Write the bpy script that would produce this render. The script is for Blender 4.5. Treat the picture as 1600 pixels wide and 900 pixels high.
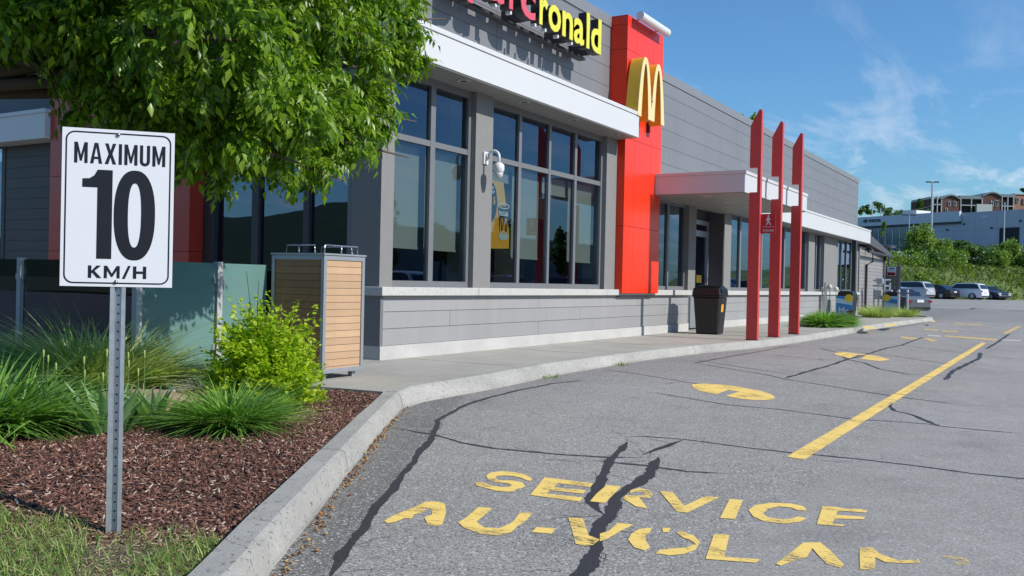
import bpy, math, random
import numpy as np
from mathutils import Vector, Matrix
R = math.radians
random.seed(7); RNG = np.random.default_rng(11)
for o in list(bpy.data.objects): bpy.data.objects.remove(o)
sc = bpy.context.scene
COL = sc.collection
# ---------------------------------------------------------------- camera
YAW, PITCH, ROLL, FPX = R(30.756), R(-0.346), R(1.24), 1462.0
CAM = Vector((0, 0, 1.25))
_cy,_sy,_cp,_sp = math.cos(YAW),math.sin(YAW),math.cos(PITCH),math.sin(PITCH)
FW = Vector((-_sy*_cp, _cy*_cp, _sp)); _r = Vector((_cy,_sy,0)); _u = _r.cross(FW)
RT = math.cos(ROLL)*_r + math.sin(ROLL)*_u; UP = -math.sin(ROLL)*_r + math.cos(ROLL)*_u
cam = bpy.data.objects.new('camera', bpy.data.cameras.new('camera')); COL.objects.link(cam)
M = Matrix((RT, UP, -FW)).transposed().to_4x4(); M.translation = CAM
cam.matrix_world = M
cam.data.sensor_width = 36; cam.data.lens = FPX*36/1600; cam.data.clip_start = .05; cam.data.clip_end = 4000
sc.camera = cam
sc.render.resolution_x = 1024; sc.render.resolution_y = 576
def at(x, y, d):
    """world point seen at photo pixel (x, y) of the 1600x900 frame, d metres deep"""
    return CAM + (FW + RT*((x-800)/FPX) - UP*((y-450)/FPX))*d
# ---------------------------------------------------------------- sun, sky, exposure
SUN_EL, SUN_AZ = R(36.5), R(85.0)           # azimuth clockwise from +Y
to_sun = Vector((math.cos(SUN_EL)*math.sin(SUN_AZ), math.cos(SUN_EL)*math.cos(SUN_AZ), math.sin(SUN_EL)))
sl = bpy.data.lights.new('sun', 'SUN'); sl.energy = 4.3; sl.angle = R(.53); sl.color = (1, .955, .89)
so = bpy.data.objects.new('sun', sl); COL.objects.link(so)
so.rotation_euler = to_sun.to_track_quat('Z', 'Y').to_euler()
wd = bpy.data.worlds.new('World'); sc.world = wd; wd.use_nodes = True
nt = wd.node_tree; nt.nodes.clear()
def N(t, typ, **k):
    n = t.nodes.new(typ)
    for a, v in k.items():
        if a.startswith('i_'):
            n.inputs[a[2:].replace('_', ' ')].default_value = v
        else: setattr(n, a, v)
    return n
def LK(t, a, b): t.links.new(a, b)
def mth(t, op, a, b=None, c=None, clamp=False):
    n = t.nodes.new('ShaderNodeMath'); n.operation = op; n.use_clamp = clamp
    for i, v in enumerate((a, b, c)):
        if v is None: continue
        if isinstance(v, (int, float)): n.inputs[i].default_value = v
        else: t.links.new(v, n.inputs[i])
    return n.outputs[0]
def mixc(t, fac, a, b, blend='MIX'):
    n = t.nodes.new('ShaderNodeMix'); n.data_type = 'RGBA'; n.blend_type = blend
    for s, v in ((n.inputs['Factor'], fac), (n.inputs['A'], a), (n.inputs['B'], b)):
        if isinstance(v, (int, float)): s.default_value = v if s.type == 'VALUE' else (v, v, v, 1)
        elif isinstance(v, tuple): s.default_value = v if len(v) == 4 else (*v, 1)
        else: t.links.new(v, s)
    return n.outputs['Result']
sky = N(nt, 'ShaderNodeTexSky'); sky.sky_type = 'NISHITA'; sky.sun_disc = False
sky.sun_elevation = SUN_EL; sky.sun_rotation = SUN_AZ; sky.air_density = 1.25; sky.dust_density = .7; sky.ozone_density = 2.2; sky.altitude = 250
tc = N(nt, 'ShaderNodeTexCoord')
sep = N(nt, 'ShaderNodeSeparateXYZ'); LK(nt, tc.outputs['Generated'], sep.inputs[0])
zc = mth(nt, 'MAXIMUM', sep.outputs[2], .02)
zz = mth(nt, 'ADD', zc, .10)
comb = N(nt, 'ShaderNodeCombineXYZ')
LK(nt, mth(nt, 'DIVIDE', sep.outputs[0], zz), comb.inputs[0]); LK(nt, mth(nt, 'DIVIDE', sep.outputs[1], zz), comb.inputs[1])
no1 = N(nt, 'ShaderNodeTexNoise', i_Scale=1.7, i_Detail=10.0, i_Roughness=.62, i_Distortion=.5); 
mp = N(nt, 'ShaderNodeMapping'); mp.inputs['Scale'].default_value = (1.9, .62, 1); mp.inputs['Location'].default_value = (3.1, .4, 0)
LK(nt, comb.outputs[0], mp.inputs[0]); LK(nt, mp.outputs[0], no1.inputs['Vector'])
cr = N(nt, 'ShaderNodeValToRGB'); cr.color_ramp.elements[0].position = .50; cr.color_ramp.elements[1].position = .72
LK(nt, no1.outputs[0], cr.inputs[0])
# clouds thin out towards the zenith
low = mth(nt, 'SUBTRACT', 1.0, mth(nt, 'MULTIPLY', mth(nt, 'SUBTRACT', sep.outputs[2], .03), 3.6), clamp=True)
cf = mth(nt, 'MULTIPLY', mth(nt, 'MULTIPLY', cr.outputs[0], low), .85)
bg = N(nt, 'ShaderNodeBackground'); bg.inputs[1].default_value = .088
ow = N(nt, 'ShaderNodeOutputWorld')
skt = mixc(nt, 1.0, sky.outputs[0], (.62, 1.03, 1.42, 1), 'MULTIPLY')
skc = mixc(nt, cf, skt, (8.6, 9.2, 10.2, 1))
LK(nt, skc, bg.inputs[0]); LK(nt, bg.outputs[0], ow.inputs[0])
sc.view_settings.view_transform = 'Standard'; sc.view_settings.look = 'None'
sc.view_settings.exposure = .2; sc.view_settings.gamma = 1; sc.view_settings.use_curve_mapping = False
# ---------------------------------------------------------------- materials
MATS = {}
def newmat(name):
    m = bpy.data.materials.new(name); m.use_nodes = True; t = m.node_tree
    b = t.nodes['Principled BSDF']; MATS[name] = m
    return m, t, b
def c4(c): return (c[0], c[1], c[2], 1)
KA = .80          # overall paint value
def mat(name, col, rough=.6, metal=0, var=.12, scale=6, bump=0, bscale=60, coat=0, dirt=0, spec=.5, detail=5):
    if name in MATS: return MATS[name]
    col = tuple(c*KA for c in col)
    m, t, b = newmat(name)
    b.inputs['Roughness'].default_value = rough; b.inputs['Metallic'].default_value = metal
    b.inputs['Coat Weight'].default_value = coat; b.inputs['Specular IOR Level'].default_value = spec
    tcn = N(t, 'ShaderNodeTexCoord')
    n = N(t, 'ShaderNodeTexNoise', i_Scale=scale, i_Detail=float(detail), i_Roughness=.6); LK(t, tcn.outputs['Object'], n.inputs['Vector'])
    f = mth(t, 'MULTIPLY_ADD', n.outputs[0], 2*var, 1-var)
    cc = mixc(t, 1.0, c4(col), f, 'MULTIPLY')
    if dirt:
        n2 = N(t, 'ShaderNodeTexNoise', i_Scale=scale*.35, i_Detail=8.0, i_Roughness=.7); LK(t, tcn.outputs['Object'], n2.inputs['Vector'])
        r2 = N(t, 'ShaderNodeMapRange'); r2.inputs[1].default_value = .5; r2.inputs[2].default_value = .75; LK(t, n2.outputs[0], r2.inputs[0])
        cc = mixc(t, mth(t, 'MULTIPLY', r2.outputs[0], dirt), cc, (col[0]*.45, col[1]*.42, col[2]*.38))
    LK(t, cc, b.inputs['Base Color'])
    rr = mth(t, 'MULTIPLY_ADD', n.outputs[0], .16, rough-.08, clamp=True); LK(t, rr, b.inputs['Roughness'])
    if bump:
        nb = N(t, 'ShaderNodeTexNoise', i_Scale=bscale, i_Detail=4.0); LK(t, tcn.outputs['Object'], nb.inputs['Vector'])
        bp = N(t, 'ShaderNodeBump', i_Strength=bump, i_Distance=.01); LK(t, nb.outputs[0], bp.inputs['Height']); LK(t, bp.outputs[0], b.inputs['Normal'])
    return m
def siding(name, col, axis, h, wl, z0, a0, off=0.0, gap=.007, rough=.5, var=.06, jdark=.25, grain=0):
    """flat boards with thin joints: axis = 0 (runs along X) or 1 (along Y), h board height, wl board length"""
    col = tuple(c*KA for c in col); m, t, b = newmat(name)
    g = N(t, 'ShaderNodeNewGeometry'); s = N(t, 'ShaderNodeSeparateXYZ'); LK(t, g.outputs['Position'], s.inputs[0])
    cb = N(t, 'ShaderNodeCombineXYZ')
    LK(t, mth(t, 'SUBTRACT', s.outputs[axis], a0), cb.inputs[0]); LK(t, mth(t, 'SUBTRACT', s.outputs[2], z0), cb.inputs[1])
    br = N(t, 'ShaderNodeTexBrick'); br.offset = off; br.squash = 1; br.offset_frequency = 2
    br.inputs['Scale'].default_value = 1; br.inputs['Brick Width'].default_value = wl; br.inputs['Row Height'].default_value = h
    br.inputs['Mortar Size'].default_value = gap; br.inputs['Mortar Smooth'].default_value = .3; br.inputs['Bias'].default_value = 0
    br.inputs['Color1'].default_value = c4([c*(1-var) for c in col]); br.inputs['Color2'].default_value = c4([min(1, c*(1+var)) for c in col])
    br.inputs['Mortar'].default_value = c4([c*jdark for c in col])
    LK(t, cb.outputs[0], br.inputs['Vector'])
    n = N(t, 'ShaderNodeTexNoise', i_Scale=1.3, i_Detail=8.0, i_Roughness=.65)
    mpp = N(t, 'ShaderNodeMapping'); mpp.inputs['Scale'].default_value = (1, 1, .35); LK(t, g.outputs['Position'], mpp.inputs[0]); LK(t, mpp.outputs[0], n.inputs['Vector'])
    f = mth(t, 'MULTIPLY_ADD', n.outputs[0], .26, .87)
    cc = mixc(t, 1.0, br.outputs['Color'], f, 'MULTIPLY')
    ms = N(t, 'ShaderNodeMapping'); ms.inputs['Scale'].default_value = (3.2, 3.2, .16); LK(t, g.outputs['Position'], ms.inputs[0])
    ns = N(t, 'ShaderNodeTexNoise', i_Scale=1.6, i_Detail=5.0, i_Roughness=.6); LK(t, ms.outputs[0], ns.inputs['Vector'])
    rs = N(t, 'ShaderNodeMapRange'); rs.inputs[1].default_value = .52; rs.inputs[2].default_value = .78; rs.inputs[4].default_value = .26; LK(t, ns.outputs[0], rs.inputs[0])
    cc = mixc(t, rs.outputs[0], cc, (col[0]*.62, col[1]*.60, col[2]*.56))
    if grain:
        wv = N(t, 'ShaderNodeTexNoise', i_Scale=30.0, i_Detail=5.0); m2 = N(t, 'ShaderNodeMapping')
        m2.inputs['Scale'].default_value = (.12, .12, 2.2); LK(t, g.outputs['Position'], m2.inputs[0]); LK(t, m2.outputs[0], wv.inputs['Vector'])
        cc = mixc(t, 1.0, cc, mth(t, 'MULTIPLY_ADD', wv.outputs[0], grain*2, 1-grain), 'MULTIPLY')
    LK(t, cc, b.inputs['Base Color']); b.inputs['Roughness'].default_value = rough
    bp = N(t, 'ShaderNodeBump', i_Strength=.6, i_Distance=.01, invert=True); LK(t, br.outputs['Fac'], bp.inputs['Height']); LK(t, bp.outputs[0], b.inputs['Normal'])
    return m
def leafmat(name, col, col2, trans=.35, rough=.42, spec=.5):
    m, t, b = newmat(name)
    g = N(t, 'ShaderNodeNewGeometry')
    cc = mixc(t, g.outputs['Random Per Island'], c4(col), c4(col2))
    LK(t, cc, b.inputs['Base Color']); b.inputs['Roughness'].default_value = rough; b.inputs['Specular IOR Level'].default_value = spec
    tr = N(t, 'ShaderNodeBsdfTranslucent'); LK(t, mixc(t, 1.0, cc, (1.35, 1.55, .6), 'MULTIPLY'), tr.inputs[0])
    mx = N(t, 'ShaderNodeMixShader'); mx.inputs[0].default_value = trans
    LK(t, b.outputs[0], mx.inputs[1]); LK(t, tr.outputs[0], mx.inputs[2]); LK(t, mx.outputs[0], t.nodes['Material Output'].inputs[0])
    return m
def glass(name, tint, boost=1.9, base=.04, wob=.02):
    m, t, b = newmat(name); t.nodes.remove(b)
    gg = N(t, 'ShaderNodeNewGeometry'); dt = t.nodes.new('ShaderNodeVectorMath'); dt.operation = 'DOT_PRODUCT'
    LK(t, gg.outputs['Incoming'], dt.inputs[0]); LK(t, gg.outputs['Normal'], dt.inputs[1])
    c_ = mth(t, 'SUBTRACT', 1.0, mth(t, 'ABSOLUTE', dt.outputs['Value']))
    f = mth(t, 'MULTIPLY_ADD', mth(t, 'MULTIPLY_ADD', mth(t, 'POWER', c_, 5.0), .957, .043), boost, base, clamp=True)
    gl = N(t, 'ShaderNodeBsdfGlossy'); gl.inputs['Roughness'].default_value = .004; gl.inputs['Color'].default_value = (.58, .74, 1, 1)
    tr = N(t, 'ShaderNodeBsdfTransparent'); tr.inputs[0].default_value = c4(tint)
    mx = N(t, 'ShaderNodeMixShader'); LK(t, f, mx.inputs[0]); LK(t, tr.outputs[0], mx.inputs[1]); LK(t, gl.outputs[0], mx.inputs[2])
    tcn = N(t, 'ShaderNodeTexCoord'); n = N(t, 'ShaderNodeTexNoise', i_Scale=1.2, i_Detail=1.0); LK(t, tcn.outputs['Object'], n.inputs['Vector'])
    bp = N(t, 'ShaderNodeBump', i_Strength=wob, i_Distance=.05); LK(t, n.outputs[0], bp.inputs['Height'])
    LK(t, bp.outputs[0], gl.inputs['Normal'])
    LK(t, mx.outputs[0], t.nodes['Material Output'].inputs[0])
    return m
def asphalt():
    m, t, b = newmat('asphalt')
    g = N(t, 'ShaderNodeNewGeometry'); P = g.outputs['Position']
    s = N(t, 'ShaderNodeSeparateXYZ'); LK(t, P, s.inputs[0])
    n1 = N(t, 'ShaderNodeTexNoise', i_Scale=.35, i_Detail=5.0, i_Roughness=.6); LK(t, P, n1.inputs['Vector'])
    n2 = N(t, 'ShaderNodeTexNoise', i_Scale=2.6, i_Detail=6.0, i_Roughness=.65); LK(t, P, n2.inputs['Vector'])
    n3 = N(t, 'ShaderNodeTexNoise', i_Scale=75.0, i_Detail=6.0, i_Roughness=.85); LK(t, P, n3.inputs['Vector'])
    v = N(t, 'ShaderNodeTexVoronoi', i_Scale=150.0); LK(t, P, v.inputs['Vector'])
    v2 = N(t, 'ShaderNodeTexVoronoi', i_Scale=85.0); LK(t, P, v2.inputs['Vector'])
    # newer smoother paving right of the drive-through lane, with a wandering edge
    edge = mth(t, 'ADD', s.outputs[0], mth(t, 'MULTIPLY', mth(t, 'SUBTRACT', n2.outputs[0], .5), .25))
    mr = N(t, 'ShaderNodeMapRange'); mr.inputs[1].default_value = -1.42; mr.inputs[2].default_value = -1.30; LK(t, edge, mr.inputs[0])
    new = mr.outputs[0]
    old_c = (.292, .270, .240); new_c = (.312, .290, .262)
    base = mixc(t, new, old_c, new_c)
    # dark strip of patching along the kerb: X + .62*Y < const near the bed
    k = mth(t, 'MULTIPLY_ADD', s.outputs[1], .5435, s.outputs[0])
    k = mth(t, 'ADD', k, mth(t, 'MULTIPLY', mth(t, 'SUBTRACT', n2.outputs[0], .5), .12))
    mk = N(t, 'ShaderNodeMapRange'); mk.inputs[1].default_value = -1.05; mk.inputs[2].default_value = -1.0; LK(t, k, mk.inputs[0])
    patch = mth(t, 'MULTIPLY', mth(t, 'SUBTRACT', 1.0, mk.outputs[0]), .75)
    base = mixc(t, patch, base, (.125, .118, .105))
    base = mixc(t, 1.0, base, mth(t, 'MULTIPLY_ADD', n1.outputs[0], .5, .75), 'MULTIPLY')
    base = mixc(t, 1.0, base, mth(t, 'MULTIPLY_ADD', n2.outputs[0], .42, .79), 'MULTIPLY')
    n5 = N(t, 'ShaderNodeTexNoise', i_Scale=.8, i_Detail=5.0, i_Roughness=.55, i_Distortion=.6); LK(t, P, n5.inputs['Vector'])
    r5 = N(t, 'ShaderNodeMapRange'); r5.inputs[1].default_value = .56; r5.inputs[2].default_value = .70; r5.inputs[4].default_value = .38; LK(t, n5.outputs[0], r5.inputs[0])
    base = mixc(t, r5.outputs[0], base, (.13, .126, .118))
    # drip-stained strip beside the kerb of the walk
    r6 = N(t, 'ShaderNodeMapRange'); r6.inputs[1].default_value = -5.75; r6.inputs[2].default_value = -4.3; r6.inputs[3].default_value = .45; r6.inputs[4].default_value = 0; LK(t, edge, r6.inputs[0])
    base = mixc(t, r6.outputs[0], base, (.15, .143, .13))
    amp = mth(t, 'MULTIPLY_ADD', new, -.55, 1.25)
    gr = mth(t, 'ADD', 1.0, mth(t, 'MULTIPLY', mth(t, 'SUBTRACT', n3.outputs[0], .5), mth(t, 'MULTIPLY', amp, 3.5)))
    base = mixc(t, 1.0, base, gr, 'MULTIPLY')
    # pale stones and dark pits: one random value per voronoi cell
    for vv, lo, hi, st in ((v, .80, .95, .62), (v2, .92, .98, .7)):
        sv = N(t, 'ShaderNodeSeparateXYZ'); LK(t, vv.outputs['Color'], sv.inputs[0])
        q = N(t, 'ShaderNodeMapRange'); q.inputs[1].default_value = lo; q.inputs[2].default_value = hi; LK(t, sv.outputs[0], q.inputs[0])
        base = mixc(t, mth(t, 'MULTIPLY', q.outputs[0], mth(t, 'MULTIPLY_ADD', new, -.3, st)), base, (.62, .61, .59))
        q2 = N(t, 'ShaderNodeMapRange'); q2.inputs[1].default_value = lo; q2.inputs[2].default_value = hi; LK(t, sv.outputs[1], q2.inputs[0])
        base = mixc(t, mth(t, 'MULTIPLY', q2.outputs[0], mth(t, 'MULTIPLY_ADD', new, -.3, .7)), base, (.055, .054, .053))
    # far lot: bands across (older pale paving beyond a darker lane)
    f1 = N(t, 'ShaderNodeMapRange'); f1.inputs[1].default_value = 68; f1.inputs[2].default_value = 69.5; LK(t, s.outputs[1], f1.inputs[0])
    base = mixc(t, mth(t, 'MULTIPLY', f1.outputs[0], .55), base, (.34, .325, .30))
    f2 = N(t, 'ShaderNodeMapRange'); f2.inputs[1].default_value = 44; f2.inputs[2].default_value = 44.8; LK(t, s.outputs[1], f2.inputs[0])
    dk = mth(t, 'MULTIPLY', mth(t, 'MULTIPLY', f2.outputs[0], mth(t, 'SUBTRACT', 1.0, f1.outputs[0])), .3)
    base = mixc(t, dk, base, (.17, .17, .175))
    LK(t, base, b.inputs['Base Color']); b.inputs['Roughness'].default_value = .88; b.inputs['Specular IOR Level'].default_value = .3
    bp = N(t, 'ShaderNodeBump', i_Strength=.5, i_Distance=.006); LK(t, n3.outputs[0], bp.inputs['Height']); LK(t, bp.outputs[0], b.inputs['Normal'])
    return m
def concrete(name, col, speck=.5, stain=.35, bump=.35):
    m, t, b = newmat(name)
    g = N(t, 'ShaderNodeNewGeometry'); P = g.outputs['Position']
    n1 = N(t, 'ShaderNodeTexNoise', i_Scale=1.1, i_Detail=8.0, i_Roughness=.68); LK(t, P, n1.inputs['Vector'])
    mm = N(t, 'ShaderNodeMapping'); mm.inputs['Scale'].default_value = (1, .35, 1); LK(t, P, mm.inputs[0])
    n1b = N(t, 'ShaderNodeTexNoise', i_Scale=3.4, i_Detail=6.0, i_Roughness=.6); LK(t, mm.outputs[0], n1b.inputs['Vector'])
    n2 = N(t, 'ShaderNodeTexNoise', i_Scale=120.0, i_Detail=3.0, i_Roughness=.7); LK(t, P, n2.inputs['Vector'])
    v = N(t, 'ShaderNodeTexVoronoi', i_Scale=70.0); LK(t, P, v.inputs['Vector'])
    base = mixc(t, 1.0, c4(col), mth(t, 'MULTIPLY_ADD', n1.outputs[0], stain*2, 1-stain), 'MULTIPLY')
    base = mixc(t, 1.0, base, mth(t, 'MULTIPLY_ADD', n1b.outputs[0], stain, 1-stain/2), 'MULTIPLY')
    base = mixc(t, 1.0, base, mth(t, 'MULTIPLY_ADD', n2.outputs[0], speck, 1-speck/2), 'MULTIPLY')
    sv = N(t, 'ShaderNodeSeparateXYZ'); LK(t, v.outputs['Color'], sv.inputs[0])
    q = N(t, 'ShaderNodeMapRange'); q.inputs[1].default_value = .9; q.inputs[2].default_value = 1; LK(t, sv.outputs[0], q.inputs[0])
    base = mixc(t, mth(t, 'MULTIPLY', q.outputs[0], speck), base, (.1, .095, .09))
    LK(t, base, b.inputs['Base Color']); b.inputs['Roughness'].default_value = .9; b.inputs['Specular IOR Level'].default_value = .25
    bp = N(t, 'ShaderNodeBump', i_Strength=bump, i_Distance=.006); LK(t, n2.outputs[0], bp.inputs['Height']); LK(t, bp.outputs[0], b.inputs['Normal'])
    return m
def worn_paint(name, col, keep=.58, fade_x=None):
    """painted marking, worn through in chips so that the asphalt below shows"""
    m, t, b = newmat(name)
    g = N(t, 'ShaderNodeNewGeometry'); P = g.outputs['Position']
    n1 = N(t, 'ShaderNodeTexNoise', i_Scale=4.0, i_Detail=3.0); LK(t, P, n1.inputs['Vector'])
    n2 = N(t, 'ShaderNodeTexNoise', i_Scale=45.0, i_Detail=6.0, i_Roughness=.75); LK(t, P, n2.inputs['Vector'])
    mm = N(t, 'ShaderNodeMapping'); mm.inputs['Scale'].default_value = (10, 32, 10); mm.inputs['Rotation'].default_value = (0, 0, .3); LK(t, P, mm.inputs[0])
    n4 = N(t, 'ShaderNodeTexNoise', i_Scale=1.0, i_Detail=4.0, i_Distortion=1.2); LK(t, mm.outputs[0], n4.inputs['Vector'])
    n6 = N(t, 'ShaderNodeTexNoise', i_Scale=170.0, i_Detail=3.0, i_Roughness=.8); LK(t, P, n6.inputs['Vector'])
    w = mth(t, 'ADD', mth(t, 'MULTIPLY', n1.outputs[0], .5), mth(t, 'ADD', mth(t, 'MULTIPLY', n2.outputs[0], .5), mth(t, 'MULTIPLY', n4.outputs[0], .45)))
    w = mth(t, 'ADD', w, mth(t, 'MULTIPLY', mth(t, 'SUBTRACT', n6.outputs[0], .5), .5))
    th = keep + .36
    if fade_x:
        s = N(t, 'ShaderNodeSeparateXYZ'); LK(t, P, s.inputs[0])
        mr = N(t, 'ShaderNodeMapRange'); mr.inputs[1].default_value = fade_x[0]; mr.inputs[2].default_value = fade_x[1]; mr.inputs[4].default_value = fade_x[2]; LK(t, s.outputs[0], mr.inputs[0])
        w = mth(t, 'ADD', w, mr.outputs[0])
    a = N(t, 'ShaderNodeMapRange'); a.inputs[1].default_value = th-.07; a.inputs[2].default_value = th+.07; LK(t, w, a.inputs[0])
    cc = mixc(t, 1.0, c4(col), mth(t, 'MULTIPLY_ADD', mth(t, 'ADD', n2.outputs[0], n6.outputs[0]), .55, .45), 'MULTIPLY')
    LK(t, cc, b.inputs['Base Color']); b.inputs['Roughness'].default_value = .8
    tr = N(t, 'ShaderNodeBsdfTransparent'); mx = N(t, 'ShaderNodeMixShader')
    LK(t, a.outputs[0], mx.inputs[0]); LK(t, b.outputs[0], mx.inputs[1]); LK(t, tr.outputs[0], mx.inputs[2])
    LK(t, mx.outputs[0], t.nodes['Material Output'].inputs[0])
    return m
# ---------------------------------------------------------------- object helpers
def tag(o, label=None, cat=None, group=None, kind=None):
    if label: o['label'] = label
    if cat: o['category'] = cat
    if group: o['group'] = group
    if kind: o['kind'] = kind
    return o
def thing(name, label, cat, loc=(0, 0, 0), rz=0, group=None):
    o = bpy.data.objects.new(name, None); COL.objects.link(o); o.empty_display_size = .2
    o.location = loc; o.rotation_euler = (0, 0, rz); tag(o, label, cat, group)
    return o
def origin_of(p):
    v = Vector((0, 0, 0))
    while p is not None: v += Vector(p.location); p = p.parent
    return v
class MB:
    def __init__(s): s.v = []; s.f = []
    def add(s, vs, fs):
        b = len(s.v); s.v += [tuple(v) for v in vs]; s.f += [tuple(i+b for i in f) for f in fs]; return s
    def box(s, x0, x1, y0, y1, z0, z1):
        return s.add([(x0,y0,z0),(x1,y0,z0),(x1,y1,z0),(x0,y1,z0),(x0,y0,z1),(x1,y0,z1),(x1,y1,z1),(x0,y1,z1)],
                     [(0,3,2,1),(4,5,6,7),(0,1,5,4),(1,2,6,5),(2,3,7,6),(3,0,4,7)])
    def quad(s, a, b, c, d): return s.add([a, b, c, d], [(0,1,2,3)])
    def prism(s, pts, axis, a0, a1):
        """polygon pts (2D) swept along axis from a0 to a1"""
        def mk(p, a): return (a, p[0], p[1]) if axis == 0 else ((p[0], a, p[1]) if axis == 1 else (p[0], p[1], a))
        n = len(pts); vs = [mk(p, a0) for p in pts]+[mk(p, a1) for p in pts]
        return s.add(vs, [tuple(range(n-1, -1, -1)), tuple(range(n, 2*n))]+[(i, (i+1) % n, n+(i+1) % n, n+i) for i in range(n)])
    def tube(s, pts, r, n=8, cap=True):
        pts = [Vector(p) for p in pts]; rr = r if isinstance(r, (list, tuple)) else [r]*len(pts)
        ring = []; up = Vector((.01, .02, 1)).normalized()
        for i, p in enumerate(pts):
            d = (pts[min(i+1, len(pts)-1)]-pts[max(i-1, 0)]).normalized()
            u = up if abs(d.dot(up)) < .95 else Vector((1, 0, 0))
            a = d.cross(u).normalized(); b = a.cross(d)
            ring.append([p+(a*math.cos(2*math.pi*k/n)+b*math.sin(2*math.pi*k/n))*rr[i] for k in range(n)])
        vs = [v for q in ring for v in q]; fs = []
        for i in range(len(pts)-1):
            for k in range(n): fs.append((i*n+k, i*n+(k+1) % n, (i+1)*n+(k+1) % n, (i+1)*n+k))
        if cap: fs += [tuple(range(n-1, -1, -1)), tuple(range((len(pts)-1)*n, len(pts)*n))]
        return s.add(vs, fs)
    def lathe(s, prof, c=(0, 0, 0), n=16, axis=2):
        vs = []; fs = []
        for r_, h in prof:
            for k in range(n):
                a = 2*math.pi*k/n; p = [r_*math.cos(a), r_*math.sin(a), h]
                if axis == 0: p = [p[2], p[0], p[1]]
                elif axis == 1: p = [p[0], p[2], p[1]]
                vs.append((c[0]+p[0], c[1]+p[1], c[2]+p[2]))
        for i in range(len(prof)-1):
            for k in range(n): fs.append((i*n+k, i*n+(k+1) % n, (i+1)*n+(k+1) % n, (i+1)*n+k))
        fs += [tuple(range(n-1, -1, -1)), tuple(range((len(prof)-1)*n, len(prof)*n))]
        return s.add(vs, fs)
    def build(s, name, m, parent=None, world=True, bevel=0, smooth=False, label=None):
        o0 = origin_of(parent) if (parent is not None and world) else Vector((0, 0, 0))
        me = bpy.data.meshes.new(name); me.from_pydata([(v[0]-o0.x, v[1]-o0.y, v[2]-o0.z) for v in s.v], [], s.f)
        me.materials.append(m); me.update()
        o = bpy.data.objects.new(name, me); COL.objects.link(o); o.parent = parent
        if smooth:
            for p in me.polygons: p.use_smooth = True
        import bmesh
        bm = bmesh.new(); bm.from_mesh(me); bmesh.ops.recalc_face_normals(bm, faces=bm.faces[:]); bm.to_mesh(me); bm.free()
        if bevel:
            bv = o.modifiers.new('bevel', 'BEVEL'); bv.width = bevel; bv.segments = 2; bv.limit_method = 'ANGLE'; bv.angle_limit = R(40)
            if smooth is False: bv.harden_normals = False
        if label: o['label'] = label
        return o
def box(name, m, parent, x0, x1, y0, y1, z0, z1, bevel=0, **k): return MB().box(x0, x1, y0, y1, z0, z1).build(name, m, parent, bevel=bevel, **k)
def struct(name, mb, m): return tag(mb.build(name, m), kind='structure')
def curve_mesh(name, loops, m, depth=0, parent=None, to3d=None, offset=0):
    """filled 2D loops (holes by even-odd) -> mesh, mapped by to3d(x, y, z)"""
    cu = bpy.data.curves.new(name, 'CURVE'); cu.dimensions = '2D'; cu.fill_mode = 'BOTH'; cu.extrude = depth/2; cu.offset = offset
    for lp in loops:
        sp = cu.splines.new('POLY'); sp.points.add(len(lp)-1)
        for i, p in enumerate(lp): sp.points[i].co = (p[0], p[1], 0, 1)
        sp.use_cyclic_u = True
    return _c2m(name, cu, m, parent, to3d)
def text_mesh(name, s, size, m, depth=0, parent=None, to3d=None, offset=0, width=None, align='LEFT'):
    cu = bpy.data.curves.new(name, 'FONT'); cu.body = s; cu.size = size; cu.extrude = depth/2; cu.offset = offset; cu.align_x = align; cu.resolution_u = 3
    return _c2m(name, cu, m, parent, to3d, width)
def _c2m(name, cu, m, parent, to3d, width=None):
    tmp = bpy.data.objects.new(name, cu); COL.objects.link(tmp)
    dg = bpy.context.evaluated_depsgraph_get(); dg.update()
    me = bpy.data.meshes.new_from_object(tmp.evaluated_get(dg)); bpy.data.objects.remove(tmp)
    me.materials.clear(); me.materials.append(m)
    co = np.empty(len(me.vertices)*3); me.vertices.foreach_get('co', co); co = co.reshape(-1, 3)
    if width is not None and len(co):
        x0, x1 = co[:, 0].min(), co[:, 0].max(); co[:, 0] = (co[:, 0]-x0)*(width/(x1-x0))
    if to3d is not None:
        o0 = origin_of(parent) if parent is not None else Vector((0, 0, 0))
        for i in range(len(co)):
            p = to3d(*co[i]); co[i] = (p[0]-o0.x, p[1]-o0.y, p[2]-o0.z)
    me.vertices.foreach_set('co', co.ravel()); me.update()
    o = bpy.data.objects.new(name, me); COL.objects.link(o); o.parent = parent
    return o
def np_mesh(name, V, F, m, parent=None, smooth=False):
    """V (n,3), F (k,3|4) arrays"""
    o0 = np.array(origin_of(parent)) if parent is not None else np.zeros(3)
    V = np.asarray(V, dtype=np.float64)-o0; F = np.asarray(F, dtype=np.int32); k = F.shape[1]
    me = bpy.data.meshes.new(name); me.vertices.add(len(V)); me.vertices.foreach_set('co', V.ravel())
    me.loops.add(F.size); me.loops.foreach_set('vertex_index', F.ravel())
    me.polygons.add(len(F)); me.polygons.foreach_set('loop_start', np.arange(0, F.size, k, dtype=np.int32)); me.polygons.foreach_set('loop_total', np.full(len(F), k, dtype=np.int32))
    me.update(calc_edges=True); me.validate(); me.materials.append(m)
    if smooth: me.polygons.foreach_set('use_smooth', np.ones(len(F), dtype=bool))
    o = bpy.data.objects.new(name, me); COL.objects.link(o); o.parent = parent
    return o
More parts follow.
